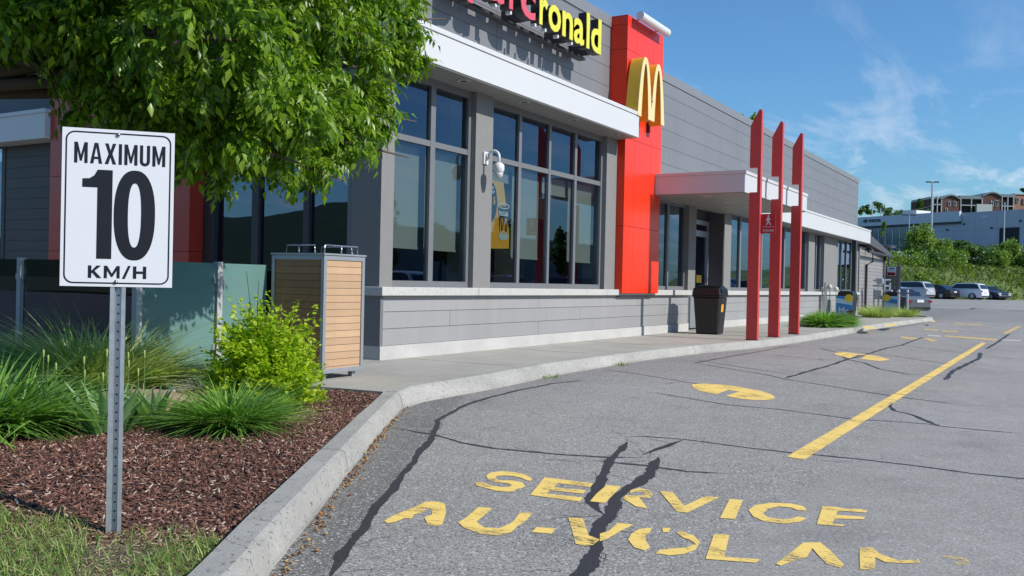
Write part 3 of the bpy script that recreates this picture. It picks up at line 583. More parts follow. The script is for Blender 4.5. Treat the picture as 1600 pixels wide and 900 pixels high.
# ================================================================ RESTAURANT BUILDING
bld = thing('restaurant_building', 'grey clad restaurant with tall windows, white fascia and wall letters, beside the drive lane', 'building', (-8.1, 10.05, 0))
def P(name, m, *a, bevel=0, **k): return box(name, m, bld, *a, bevel=bevel, **k)
YE = 43.7
P('foundation', m_found, -8.6, -8.055, 10.05, 22.1, 0, .335); P('foundation', m_found, -8.6, -8.055, 24.85, YE, 0, .335)
P('wainscot', m_wains, -8.6, -8.08, 10.11, 22.1, .335, 1.03); P('wainscot', m_wains, -8.6, -8.08, 24.85, 36.2, .335, 1.03)
P('wainscot', m_wains, -8.6, -8.08, 38.9, YE, .335, 1.03); P('wainscot', m_wains, -8.62, -8.0, 36.2, 38.9, .335, 1.03)
P('corner_trim', m_frame, -8.6, -8.065, 10.052, 10.115, .335, 1.03)
P('window_sill', m_sill, -8.62, -7.985, 9.99, 12.4, 1.03, 1.15, bevel=.008); P('window_sill', m_sill, -8.62, -7.985, 12.41, 17.2, 1.03, 1.15, bevel=.008)
P('window_sill', m_sill, -8.62, -7.985, 17.21, 22.1, 1.03, 1.15, bevel=.008); P('window_sill', m_sill, -8.62, -7.985, 24.85, 36.2, 1.03, 1.15, bevel=.008)
P('window_sill', m_sill, -8.62, -7.94, 36.2, 38.9, 1.03, 1.15, bevel=.008); P('window_sill', m_sill, -8.62, -7.985, 38.9, YE, 1.03, 1.15, bevel=.008)
for y0, y1 in ((10.05, 10.33), (12.38, 12.89), (17.24, 17.74), (22.08, 22.6), (24.852, 25.45), (34.45, 35.4), (38.85, 39.4), (43.3, YE)):
    P('pier', m_pier, -8.6, -8.09, y0, y1, 1.15, 4.26 if y0 < 19 else 3.6)
P('pier', m_pier, -8.62, -8.05, 36.75, 38.85, 1.15, 3.4)
# one window bay: frame with mullions and transom, panes, interior blinds
def bay(y0, y1, z0, z1, mull, trans, blinds=(), xf=-8.18, name='window'):
    mb = MB(); fw = .075
    mb.box(xf-.09, xf, y0, y1, z0, z0+.09); mb.box(xf-.09, xf, y0, y1, z1-.12, z1)
    mb.box(xf-.09, xf, y0, y0+fw, z0+.09, z1-.12); mb.box(xf-.09, xf, y1-fw, y1, z0+.09, z1-.12)
    for a, b_ in mull: mb.box(xf-.085, xf-.003, a, b_, z0+.09, z1-.12)
    es = [y0+fw]+[v for ab in mull for v in ab]+[y1-fw]
    if trans:
        for i in range(0, len(es), 2): mb.box(xf-.085, xf-.006, es[i], es[i+1], trans, trans+.085)
    w = mb.build('window', m_frame, bld)
    for i in range(0, len(es), 2):
        a, b_ = es[i], es[i+1]
        for (c, d) in (((z0+.09, trans), (trans+.085, z1-.12)) if trans else ((z0+.09, z1-.12),)):
            MB().quad((xf-.045, a, c), (xf-.045, b_, c), (xf-.045, b_, d), (xf-.045, a, d)).build('pane', m_glass, w)
        bz = blinds[i//2] if i//2 < len(blinds) else None
        if bz: MB().box(xf-.20, xf-.196, a+.02, b_-.02, bz, (trans or z1)-.02).box(xf-.215, xf-.185, a+.02, b_-.02, bz-.03, bz).build('blind', m_blind, w)
    return w
bay(10.33, 12.38, 1.152, 4.258, [(11.30, 11.42)], 3.24, (1.74, 1.74))
bay(12.89, 17.24, 1.152, 4.258, [(13.89, 13.98), (14.97, 15.05), (16.01, 16.10)], 3.24, (2.98, 1.70, 2.93, 1.70))
bay(19.72, 22.08, 1.152, 3.3, [(20.88, 21.0)], None)
bay(25.45, 28.8, 1.152, 3.4, [(26.54, 26.68), (27.7, 27.78)], None); bay(28.8, 31.5, 1.152, 3.4, [(30.1, 30.2)], None); bay(31.5, 34.45, 1.152, 3.4, [(33.0, 33.1)], None)
bay(39.4, 43.3, 1.152, 3.4, [(40.5, 40.6), (41.55, 41.65), (42.6, 42.7)], None)
bay(35.4, 36.75, 1.152, 3.4, [(36.0, 36.1)], None)
# upper wall, caps, fascia
P('upper_wall', m_upper, -8.7, -8.30, 10.052, 19.72, 4.27, 6.58); P('upper_wall', m_upper, -8.7, -8.302, 19.72, 44.5, 3.31, 6.06)
P('parapet_cap', mat('cap_grey', (.24, .24, .25), .45), -8.8, -8.285, 10.04, 17.74, 6.595, 6.82); P('parapet_cap', MATS['cap_grey'], -8.8, -8.285, 19.75, 44.51, 6.075, 6.28)
P('upper_wall', m_upper, -14, -8.7, 44.1, 44.5, 3.0, 6.06)
fs = MB().box(-8.3, -7.62, 10.0, 17.74, 4.262, 4.70).box(-8.3, -7.60, 9.985, 17.74, 4.70, 4.775).build('fascia', m_whitef, bld, bevel=.006)
MB().box(-8.29, -7.64, 10.02, 17.70, 4.245, 4.2615).build('soffit', m_soff, fs)
for y in (11.61, 13.41, 15.22, 17.03):
    MB().lathe([(.105, 0), (.105, .012), (.065, .014)], (-7.82, y, 4.232), 20).build('downlight', m_lamp, fs)
    MB().lathe([(.055, 0), (.055, .006)], (-7.82, y, 4.229), 16).build('lens', m_dark, fs)
fs = MB().box(-8.3, -7.62, 24.3, 43.85, 3.31, 3.83).box(-8.3, -7.60, 24.3, 43.86, 3.83, 3.90).build('fascia', m_whitef, bld, bevel=.006)
MB().box(-8.29, -7.64, 24.3, 43.8, 3.295, 3.3095).build('soffit', m_soff, fs)
P('corner_post', m_dark, -7.78, -7.62, 40.6, 40.85, .147, 3.295)
P('meter_post', m_galv, -7.9, -7.84, 36.2, 36.28, .147, 1.5)
# entrance: recess with side walls, door and frame
P('entry_wall', m_dark, -9.2, -9.05, 22.6, 24.8, .146, 3.6); P('entry_wall', mat('entry_return_grey', (.10, .10, .11), .8), -9.05, -8.1, 24.80, 24.848, .147, 3.45)
P('entry_wall', MATS['entry_return_grey'], -9.05, -8.62, 22.12, 22.3, .147, 3.45)
P('entry_wall', MATS['entry_return_grey'], -9.05, -8.6, 22.6, 24.8, 3.0, 3.30)
XD = -8.5
P('entry_wall', MATS['entry_return_grey'], XD-.08, XD-.02, 22.6, 23.42, .147, 3.0)
def DB(mb, y0, y1, z0, z1, d=.05): return mb.box(XD-d, XD, y0, y1, z0, z1)
mb = MB()
for a in ((23.42, 23.52, .15, 3.02), (24.68, 24.78, .15, 3.02), (23.52, 24.68, 2.90, 3.02), (23.52, 24.68, 2.58, 2.74), (23.52, 24.68, .15, .95)): DB(mb, *a)
DB(mb, 23.52, 23.62, .95, 2.58, .04); DB(mb, 24.58, 24.68, .95, 2.58, .04); dr = mb.build('door', m_alu, bld)
MB().quad((XD-.03, 23.62, .95), (XD-.03, 24.58, .95), (XD-.03, 24.58, 2.58), (XD-.03, 23.62, 2.58)).build('pane', m_glass, dr)
MB().quad((XD-.03, 23.52, 2.74), (XD-.03, 24.68, 2.74), (XD-.03, 24.68, 2.9), (XD-.03, 23.52, 2.9)).build('pane', m_glass, dr)
MB().box(XD+.04, XD+.07, 24.5, 24.54, 1.0, 1.5).build('handle', m_alu, dr)
MB().box(XD-.024, XD-.021, 23.9, 24.3, 1.35, 1.55).build('sticker', mat('sticker_yellow', (.8, .45, .03), .5), dr)
# entrance canopy
cp = MB().box(-8.3, -5.92, 19.4, 24.9, 3.26, 3.65).box(-8.3, -5.90, 19.38, 24.92, 3.65, 3.72).build('canopy', m_whitef, bld, bevel=.006)
MB().box(-8.2, -5.95, 19.43, 24.87, 3.243, 3.2585).build('soffit', siding('soffit_boards', (.36, .35, .31), 0, 9, .2, 0, 0, var=.02, gap=.004), cp)
for y in (19.95, 21.4, 22.9): MB().lathe([(.10, 0), (.10, .012)], (-6.9, y, 3.231), 20).build('downlight', m_lamp, cp)
# interior shell: dark rooms behind the glass
MB().box(-9.4, -9.3, 10.9, 22.1, 0, 4.2).box(-9.3, -8.3, 10.9, 22.1, .9, .95).box(-9.3, -8.3, 19.7, 22.1, 3.35, 3.4).build('interior_wall', m_int, bld)
MB().box(-11, -10.9, 24.9, 44, 0, 3.4).build('interior_wall', m_int, bld)
MB().box(-10.9, -8.3, 24.9, 44, 3.42, 3.5).box(-10.9, -8.62, 24.9, 25.0, 0, 3.4).build('interior_ceiling', m_int, bld)
P('roof', m_int, -30, -8.7, 10.5, 44.1, 5.4, 5.5)
P('back_wall', m_stucco, -30, -11.2, 43.6, 44.1, 0, 5.4)
# ---- south wing (faces the camera side, in shade)
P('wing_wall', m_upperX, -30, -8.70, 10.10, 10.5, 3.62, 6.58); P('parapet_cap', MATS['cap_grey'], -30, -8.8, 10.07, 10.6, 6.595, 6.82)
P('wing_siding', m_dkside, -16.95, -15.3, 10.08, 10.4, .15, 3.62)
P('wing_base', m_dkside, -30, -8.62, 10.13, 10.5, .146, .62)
P('pier', m_pier, -8.6, -8.605, 10.1, 10.5, 1.0, 4.0)
P('wing_trim', m_frame, -8.69, -8.602, 10.06, 10.2, .62, 6.5); P('wing_trim', m_dark, -11.6, -11.36, 10.06, 10.4, .62, 4.2)
mb = MB(); ed = [-11.36, -10.58, -10.44, -9.54, -9.43, -8.69]
for a, b_ in ((-10.58, -10.44), (-9.54, -9.43)): mb.box(a, b_, 10.08, 10.18, .62, 3.62)
mb.box(-11.36, -8.69, 10.09, 10.18, .62, .70)
w = mb.build('window', MATS['dark_trim'], bld)
for i in (0, 2, 4): MB().quad((ed[i], 10.14, .7), (ed[i+1], 10.14, .7), (ed[i+1], 10.14, 3.62), (ed[i], 10.14, 3.62)).build('pane', m_glassw, w)
w = MB().box(-19.6, -17.0, 10.08, 10.18, .62, .7).box(-17.07, -16.96, 10.07, 10.18, .7, 3.6).build('window', MATS['dark_trim'], bld)
MB().quad((-19.6, 10.14, .7), (-17.07, 10.14, .7), (-17.07, 10.14, 3.62), (-19.6, 10.14, 3.62)).build('pane', m_glassw, w)
P('interior_wall', m_int, -20, -9.5, 11.6, 11.7, 0, 3.6)
MB().box(-22, -15.19, 9.70, 10.08, 3.56, 4.0).box(-22, -15.17, 9.68, 10.08, 4.0, 4.07).build('fascia', m_whitef, bld, bevel=.006)
def pylon(name, x0, x1, y0, y1, z0, z1, ysm, zsm, front, label, mm=None):
    """red panelled tower: dark core with separate panels and thin joints; front: 0 faces +X, 1 faces -Y"""
    core = P(name, m_rback, x0+.012, x1-.012, y0+.012, y1-.012, z0+.005, z1-.03, label=label)
    g = .008; zz = [z0]+zsm+[z1]; mb = MB()
    us = ([y0]+ysm+[y1]) if front == 0 else ([x0]+ysm+[x1])
    for i in range(len(us)-1):
        for j in range(len(zz)-1):
            a, b_, c, d = us[i]+(g/2 if i else 0), us[i+1]-(g/2 if i < len(us)-2 else 0), zz[j]+(g/2 if j else 0), zz[j+1]-g/2
            if front == 0: mb.box(x1-.010, x1, a, b_, c, d)
            else: mb.box(a, b_, y0, y0+.010, c, d)
    for j in range(len(zz)-1):
        if front == 0: mb.box(x0, x1-.0105, y0, y0+.010, zz[j]+(g/2 if j else 0), zz[j+1]-g/2).box(x0, x1-.0105, y1-.010, y1, zz[j]+(g/2 if j else 0), zz[j+1]-g/2)
        else: mb.box(x1-.010, x1, y0+.0105, y1, zz[j]+(g/2 if j else 0), zz[j+1]-g/2)
    mb.box(x0, x1, y0, y1, z1, z1+.02)
    mb.build('cladding', mm or m_red, core)
    return core
py = pylon('red_tower', -8.6, -7.92, 17.745, 19.715, 1.075, 6.80, [18.24, 19.12], [2.47, 4.29, 6.12, 6.62], 0, 'glossy red panelled tower beside the white fascia')
MB().box(-8.3, -8.0, 17.8, 19.66, 1.0, 1.07).build('base', m_dark, py)
pylon('red_tower', -15.17, -11.62, 9.80, 10.09, .62, 6.9, [-13.9, -12.75], [1.62, 2.9, 4.2, 5.5], 1, 'red panelled tower, coloured darker for shade, behind the speed sign', mat('shaded_red_panel', (.50, .05, .03), .3, var=.06, scale=1.5, dirt=.2))  # same red as the front tower, with shade put into a darker colour
# tubular light over the tower
MB().tube([(-7.74, 17.95, 6.83), (-7.74, 19.47, 6.83)], .088, 20).build('tube_light', m_white, py, smooth=False)
for y in (18.2, 19.2): MB().box(-7.92, -7.80, y, y+.04, 6.81, 6.84).build('tube_bracket', m_alu, py)
# ---- golden arches
def arch_loops():
    c1, c2, zb, zt, tt = 17.97, 18.67, 4.70, 5.95, .19
    hw = .375; mid = (c1+c2)/2; O = []
    def zo(u, H, p): return H*(1-abs(u)**p)
    H = zt-zb; n = 22
    for i in range(n+1):
        u = -1+2*i/n; y = c1+hw*u; z = zb+zo(u, H, 2.55)
        if y <= mid: O.append((y, z))
    O.append((mid, zb+zo((mid-c1)/hw, H, 2.55)))
    for i in range(n+1):
        u = -1+2*i/n; y = c2+hw*u
        if y >= mid+1e-4: O.append((y, zb+zo(u, H, 2.55)))
    hi = hw-tt; Hi = H-.13
    lo = c2-hi; hi2 = c2+hi
    O.append((hi2, zb))
    for i in range(1, n): u = 1-2*i/n; O.append((c2+hi*u, zb+zo(u, Hi, 2.2)))
    O.append((lo, zb)); O.append((c1+hi, zb))
    for i in range(1, n): u = 1-2*i/n; O.append((c1+hi*u, zb+zo(u, Hi, 2.2)))
    O.append((c1-hi, zb))
    return [O]
ar = thing('arch_sign', 'big yellow double arch letter M mounted on the red tower', 'sign', (-7.8, 18.62, 4.7))
AL = arch_loops()
curve_mesh('sign_body', AL, m_yel, .26, ar, lambda x, y, z: (-7.74+z, x, y))
curve_mesh('sign_face', AL, m_cream, .014, ar, lambda x, y, z: (-7.60+z, x, y))
for y in (18.20, 18.86): MB().box(-7.918, -7.86, y, y+.06, 4.55, 4.78).build('bracket', m_dark, ar)
MB().lathe([(.02, 0), (.02, .02)], (-7.592, 18.32, 5.1), 10, 0).build('emblem', m_tail, ar)
# ---- wall letters
ws = thing('wall_letters', 'illuminated word parcronald in red and yellow letters on a dark rail above the fascia', 'sign', (-8.0, 14, 5.4))
LET = [('p', 11.48, 11.95, 0), ('a', 12.02, 12.50, 0), ('r', 12.66, 12.98, 0), ('c', 13.02, 13.5, 0), ('r', 13.64, 13.93, 1), ('o', 13.95, 14.40, 1), ('n', 14.46, 14.86, 1), ('a', 14.90, 15.31, 1), ('l', 15.41, 15.53, 1), ('d', 15.60, 16.03, 1)]
BZ = 5.60
for ch, a, b_, k_ in LET:
    def f(x, y, z, a=a): return (-7.69+z, a+x, BZ+y)
    dpt = .16
    o = text_mesh('letter', ch, .90, m_ldark, dpt, ws, lambda x, y, z, a=a: (-7.79+z, a+x, BZ+y), .018, b_-a)
    text_mesh('letter_face', ch, .90, m_lyel if k_ else m_lred, .012, o, lambda x, y, z, a=a: (-7.70+z, a+x, BZ+y), .018, b_-a)
MB().box(-8.20, -8.05, 11.45, 16.1, BZ-.07, BZ-.02).build('rail', m_dark, ws)
for y in (11.9, 13.4, 14.9, 15.9): MB().box(-8.298, -7.88, y, y+.06, BZ-.018, BZ+.22).build('rail_bracket', m_dark, ws)
for i, y in enumerate((12.3, 12.75, 13.55, 13.9, 14.35, 14.88)): MB().box(-7.82, -7.73, y, y+.05, BZ-.08, BZ-.03).build('clip', m_white, ws)
# ================================================================ STREET FURNITURE
# red blades by the entrance
m_colD = m_redd
GC = 'tall red columns by the entrance'
def column(y, ztop, label):
    r = thing('red_column', label, 'column', (-5.67, y, .147), 0, GC)
    xi, xo, h = -.125, .11, ztop-.147
    cz0, cz1 = 3.26-.147-.02, 3.72-.147+.03
    # side outline (x, z): slanted top, notch where the canopy edge passes through
    pts = [(xi, 0), (xo, 0), (xo, h-.03), (xo-.03, h), (xo-.06, h-.01), (xi, h-.34), (xi, cz1), (xo-.07, cz1), (xo-.07, cz0), (xi, cz0)]
    MB().prism(pts, 1, -.065, .065).build('post', m_redd, r, world=False, bevel=.006)
    MB().box(xi-.02, xo+.0, -.09, .09, -.0, .012).build('base_plate', m_dark, r, world=False)
    return r
for y, zt, lb in ((19.42, 4.97, 'red column nearest the camera, with the pedestrian warning sign beside it'), (21.08, 4.98, 'middle red column, behind the pedestrian warning sign'), (22.88, 4.99, 'red column farthest along, with no sign beside it')): column(y, zt, lb)
at_s = thing('warning_sign', 'small red sign with a white walking figure and the word ATTENTION', 'sign', (-5.42, 19.44, 2.59))
MB().box(-5.555, -5.25, 19.435, 19.45, 2.385, 2.79).build('panel', mat('sign_red', (.62, .015, .02), .4), at_s)
mw = mat('sign_white_small', (.85, .8, .8), .5)
fig = [[(0, .155), (.018, .17), (.018, .19), (0, .2), (-.018, .19), (-.018, .17)],
       [(-.02, .15), (.022, .15), (.03, .125), (.055, .10), (.05, .088), (.02, .105), (.018, .06), (.04, .03), (.055, -.02), (.038, -.025), (.02, .015), (0, .04), (-.03, -.02), (-.048, -.015), (-.022, .04), (-.02, .10), (-.045, .075), (-.06, .085), (-.035, .12)]]
curve_mesh('pictogram', fig, mw, .002, at_s, lambda x, y, z: (-5.40+x, 19.432-z, 2.575+y*.95))
text_mesh('lettering', 'ATTENTION', .06, mw, .002, at_s, lambda x, y, z: (-5.515+x, 19.432-z, 2.42+y), .001, .23)
MB().box(-5.52, -5.28, 19.431, 19.433, 2.515, 2.522).build('ground_line', mw, at_s)
# litter bin by the entrance
bn = thing('litter_bin', 'black plastic litter bin with hooded lid by the entrance', 'bin', (-7.19, 21.15, .147))
def frust(mb, z0, z1, a, b_, c, d):
    """a, b_: half sizes at z0; c, d: half sizes at z1"""
    return mb.add([(-a,-b_,z0),(a,-b_,z0),(a,b_,z0),(-a,b_,z0),(-c,-d,z1),(c,-d,z1),(c,d,z1),(-c,d,z1)], [(0,3,2,1),(4,5,6,7),(0,1,5,4),(1,2,6,5),(2,3,7,6),(3,0,4,7)])
frust(MB(), 0, .86, .25, .25, .31, .31).build('body', m_black, bn, world=False, bevel=.03)
frust(frust(MB(), .86, .90, .345, .345, .345, .345), .90, 1.07, .33, .33, .31, .32).build('lid', m_black, bn, world=False, bevel=.03)
hd = MB(); pr = [(-.31, 1.05)]+[(-.31+.62*i/10, 1.05+.085*math.sin(math.pi*i/10)) for i in range(11)]+[(.31, 1.05)]
hd.prism(pr[1:-1]+[(.31, 1.0), (-.31, 1.0)], 0, -.30, .30); hd.build('hood', m_black, bn, world=False, bevel=.02)
MB().box(.318, .330, -.2, .2, .91, 1.05).build('flap', m_carglass, bn, world=False, bevel=.004)
MB().add([(.288, -.08, .52), (.288, .08, .52), (.300, .08, .72), (.300, -.08, .72)], [(0, 1, 2, 3)]).build('sticker', mat('sticker_orange', (.85, .42, .02), .5), bn, world=False)
MB().box(-.24, .24, -.26, -.25, .1, .7).build('rib', m_black, bn, world=False, bevel=.01)
# slatted tray cabinet at the corner of the terrace
cb_ = thing('waste_cabinet', 'wood slatted waste cabinet with grey metal frame beside the terrace corner', 'cabinet', (-7.29, 7.97, .147))
x0, x1, y0, y1, z0, z1 = -7.68, -6.90, 7.63, 8.31, .215, 1.50
mb = MB()
for (a, b_) in ((x0, y0), (x1-.045, y0), (x0, y1-.045), (x1-.045, y1-.045)): mb.box(a, a+.045, b_, b_+.045, z0, z1)
mb.box(x0+.045, x1-.045, y0, y0+.04, z0, z0+.05).box(x0+.045, x1-.045, y1-.04, y1, z0, z0+.05).box(x1-.04, x1, y0+.045, y1-.045, z0, z0+.05).box(x0, x0+.04, y0+.045, y1-.045, z0, z0+.05)
mb.box(x0+.045, x1-.045, y0, y0+.04, z1-.05, z1).box(x1-.04, x1, y0+.045, y1-.045, z1-.05, z1).box(x0, x0+.04, y0+.045, y1-.045, z1-.05, z1)
mb.build('frame', m_alu, cb_, bevel=.003)
MB().box(x1-.03, x1-.012, y0+.05, y1-.05, z0+.05, z1-.05).build('slat_panel', m_wood, cb_)
MB().box(x0+.05, x1-.05, y0+.012, y0+.03, z0+.05, z1-.05).build('slat_panel', m_woodX, cb_)
MB().box(x0+.02, x0+.03, y0+.05, y1-.05, z0+.05, z1-.05).build('side_panel', m_dark, cb_)
MB().box(x0-.01, x1+.012, y0-.01, y1+.01, z1+.002, z1+.022).build('top', m_alu, cb_, bevel=.003)
mb = MB()
for (a, b_) in ((x0+.06, y0+.06), (x1-.12, y0+.06), (x1-.12, y1-.12), (x0+.06, y1-.12)): MB().box(a, a+.06, b_, b_+.06, .147, z0).build('leg', m_alu, cb_)

def rail(P_): MB().tube([(p[0], p[1], p[2]) for p in P_], .008, 8).build('tray_rail', m_steel, cb_, smooth=True)
zt = z1+.022
rail([(x1-.06, y0+.06, zt), (x1-.06, y0+.07, zt+.09), (x1-.06, y1-.07, zt+.09), (x1-.06, y1-.06, zt)]); rail([(x1-.06, (y0+y1)/2, zt), (x1-.06, (y0+y1)/2, zt+.09)])
rail([(x0+.16, y0+.06, zt), (x0+.17, y0+.06, zt+.09), (x1-.20, y0+.06, zt+.09), (x1-.19, y0+.06, zt)]); rail([((x0+x1)/2-.04, y0+.06, zt), ((x0+x1)/2-.04, y0+.06, zt+.09)])
rail([(x0+.20, y1-.10, zt), (x0+.21, y1-.10, zt+.09), (x1-.12, y1-.10, zt+.09), (x1-.11, y1-.10, zt)])
# glass terrace fence
gf = thing('glass_fence', 'low glass windbreak of frosted and clear panels around the terrace', 'fence', (-7.75, 5.92, .1))
MB().box(-7.83, -7.67, 5.84, 7.62, .05, .20).box(-16, -7.83, 5.84, 6.0, .05, .20).build('kerb_base', m_curb, gf, bevel=.01)
m_post = mat('fence_post_grey', (.52, .51, .50), .45, var=.05)
def fpost(x, y): MB().box(x-.035, x+.035, y-.035, y+.035, .2, 1.40).build('fence_post', m_post, gf, bevel=.004)
for x, y in ((-7.75, 5.93), (-7.75, 6.93), (-9.65, 5.93), (-11.6, 5.93), (-13.5, 5.93)): fpost(x, y)
m_frost = newmat('frosted_glass')
mf, t, b = m_frost; b.inputs['Base Color'].default_value = (.16, .34, .32, 1); b.inputs['Roughness'].default_value = .12
g_ = N(t, 'ShaderNodeTexCoord'); nn_ = N(t, 'ShaderNodeTexNoise', i_Scale=1.2, i_Detail=4.0); LK(t, g_.outputs['Object'], nn_.inputs['Vector'])
LK(t, mixc(t, nn_.outputs[0], (.13, .27, .25), (.24, .40, .365)), b.inputs['Base Color'])
tr_ = N(t, 'ShaderNodeBsdfTranslucent'); tr_.inputs[0].default_value = (.3, .5, .47, 1); mx_ = N(t, 'ShaderNodeMixShader'); mx_.inputs[0].default_value = .35
LK(t, b.outputs[0], mx_.inputs[1]); LK(t, tr_.outputs[0], mx_.inputs[2]); LK(t, mx_.outputs[0], t.nodes['Material Output'].inputs[0])
m_frost = mf
for y0, y1 in ((5.975, 6.88), (6.98, 7.62)):
    p_ = MB().box(-7.756, -7.744, y0, y1, .33, 1.385).build('glass_panel', m_frost, gf); p_['label'] = 'frosted green glass panel'
for x0, x1 in ((-9.60, -7.80), (-11.55, -9.70), (-13.45, -11.65), (-15.4, -13.55)):
    p_ = MB().box(x0, x1, 5.924, 5.936, .28, 1.385).build('glass_panel', m_glassf, gf); p_['label'] = 'clear dark reflecting glass panel'
for (x, y) in ((-7.75, 6.87), (-7.75, 6.99)):
    for z in (.5, 1.2): MB().box(x-.02, x+.02, y-.015, y+.015, z-.03, z+.03).build('clamp', m_alu, gf)
for x in (-9.60, -9.70, -7.81):
    for z in (.45, 1.20): MB().box(x-.015, x+.015, 5.905, 5.955, z-.03, z+.03).build('clamp', m_alu, gf)
# speed limit sign on a perforated steel post
sg = thing('speed_sign', 'white MAXIMUM 10 KM/H speed limit sign on a perforated steel post', 'sign', (-3.66, 2.70, .08), math.atan2(.733, .68))
mb = MB(); H = 1.9                                    # local x = along the board, -y = towards the viewer
prof = [(-.032, -.004), (-.032, .0), (-.017, .0), (-.012, .026), (.012, .026), (.017, 0), (.032, 0), (.032, -.004), (.015, -.004), (.0095, .022), (-.0095, .022), (-.015, -.004)]
mb.prism(prof, 2, -.25, H-.147); po = mb.build('post', m_galv, sg, world=False)
mb = MB()
for k_ in range(42): mb.lathe([(.0042, 0), (.0042, .0015)], (0, -.0, 0), 8, 1) if False else mb.add([(.0045*math.cos(a), .0205, .06+.0405*k_+.0045*math.sin(a)) for a in [i*math.pi/4 for i in range(8)]], [tuple(range(8))])
mb.build('hole', m_sb, po, world=False)
W0, W1, Z0, Z1 = -.2385, .2275, 1.112, 1.812
def rrect(x0, x1, y0, y1, r, n=6):
    o = []
    for cx, cy, a0 in ((x1-r, y1-r, 0), (x0+r, y1-r, 90), (x0+r, y0+r, 180), (x1-r, y0+r, 270)):
        for i in range(n+1): a = R(a0+90*i/n); o.append((cx+r*math.cos(a), cy+r*math.sin(a)))
    return o
SL = lambda x, y, z: (x, -.0065-z, y)
def S2(name, loops, m, d=.0008, off=.0):
    o = curve_mesh(name, loops, m, d); me = o.data
    for v in me.vertices: x, y, z = v.co; v.co = (x, -.0072-off-z, y)
    o.parent = brd; return o
brd = MB().box(W0, W1, -.0065, -.0045, Z0, Z1).build('sign_board', m_sw, sg, world=False)
sw, sh = W1-W0, Z1-Z0
b0 = .014
S2('border', [rrect(W0+b0, W1-b0, Z0+b0*.9, Z1-b0, .038), rrect(W0+b0+.0062, W1-b0-.0062, Z0+b0*.9+.0062, Z1-b0-.0062, .033)], m_sb)
# glyphs on a unit em (w x 1), drawn as plain loops
def gM(w=.62, s=.15): return [(0,0),(0,1),(s*1.05,1),(w/2,.38),(w-s*1.05,1),(w,1),(w,0),(w-s,0),(w-s,.62),(w/2+.045,.10),(w/2-.045,.10),(s,.62),(s,0)], w
def gA(w=.56, s=.155): return [(0,0),(w/2-s*.55,1),(w/2+s*.55,1),(w,0),(w-s,0),(w-s*1.22,.22),(s*1.22,.22),(s,0)], w
def gX(w=.54, s=.17): return [(0,0),(w/2-s*.52,.5),(.01,1),(s,1),(w/2,.66),(w-s,1),(w-.01,1),(w/2+s*.52,.5),(w,0),(w-s,0),(w/2,.34),(s,0)], w
def gI(s=.15): return [(0,0),(0,1),(s,1),(s,0)], s
def gU(w=.48, s=.15):
    o = [(0,1),(0,.22)]+[(w/2-w/2*math.cos(a), .22-.235*math.sin(a)) for a in [math.pi*i/12 for i in range(1, 12)]]+[(w,.22),(w,1),(w-s,1),(w-s,.24)]
    r = w/2-s; o += [(w/2+r*math.cos(a), .24-.115*math.sin(a)) for a in [math.pi*i/10 for i in range(1, 10)]]+[(s,.24),(s,1)]
    return o, w
gl = [gM(), gA(), gX(), gI(), gM(), gU(), gM()]; gap = .115
holes = {1: [(.56/2, .80), (.56*.66, .33), (.56*.34, .33)]}
tw = sum(g[1] for g in gl)+gap*(len(gl)-1); X0, TW = W0+.0495, .378; zb, zh = Z0+.5455, .092
cx = 0; fl = []
for i, (lp, w_) in enumerate(gl):
    f_ = lambda p: (X0+(cx+p[0])*TW/tw, zb+p[1]*zh)
    fl.append([f_(p) for p in lp])
    if i in holes: fl.append([f_(p) for p in holes[i]])
    cx += w_+gap
S2('lettering', fl, m_sb)
one = [(.44, 0), (.44, .855), (.16, .815), (.16, .915), (.36, .94), (.46, 1.0), (.70, 1.0), (.70, 0)]
one = [(.1, 0), (.1, .8), (-.085, .8), (-.085, .895), (.0, .90), (.06, .935), (.10, 1), (.285, 1), (.285, 0)]
zb1, zh1 = Z0+.1235, .3955
S2('numeral', [[(W0+.095+.008+p[0]*.335+.01, zb1+p[1]*zh1) for p in one]], m_sb)
def sup(cx, cy, rx, ry, n, k_=48): return [(cx+rx*math.copysign(abs(math.cos(a))**(2/n), math.cos(a)), cy+ry*math.copysign(abs(math.sin(a))**(2/n), math.sin(a))) for a in [2*math.pi*i/k_ for i in range(k_)]]
cx0 = W0+.302
S2('numeral', [sup(cx0, zb1+zh1/2, .0865, zh1/2+.004, 2.35), sup(cx0, zb1+zh1/2, .0275, zh1/2-.054, 2.4)], m_sb)
def gK(w=.95, s=.24): return [(0,0),(0,1),(s,1),(s,.58),(w-.36,1),(w-.03,1),(.46,.57),(w,0),(w-.32,0),(.30,.42),(s,.36),(s,0)], w
def gM2(w=1.12, s=.22): return gM(w, s)
def gH(w=.95, s=.24): return [(0,0),(0,1),(s,1),(s,.6),(w-s,.6),(w-s,1),(w,1),(w,0),(w-s,0),(w-s,.4),(s,.4),(s,0)], w
def gS(w=.62): return [(0,-.03),(w-.2,1.03),(w,1.03),(.2,-.03)], w
gl = [gK(), gM2(), gS(), gH()]; gap = .16; tw = sum(g[1] for g in gl)+gap*3; cx = 0; fl = []
for lp, w_ in gl:
    fl.append([(W0+.114+(cx+p[0])*.242/tw, Z0+.0375+p[1]*.0555) for p in lp]); cx += w_+gap
S2('lettering', fl, m_sb)
for z in (Z1-.021, Z0+.022): MB().lathe([(.0085, 0), (.0075, .004), (.003, .006)], (0, 0, 0), 12, 1).build('bolt', m_steel, brd, world=False, smooth=True).location = (-.008, -.014, z)
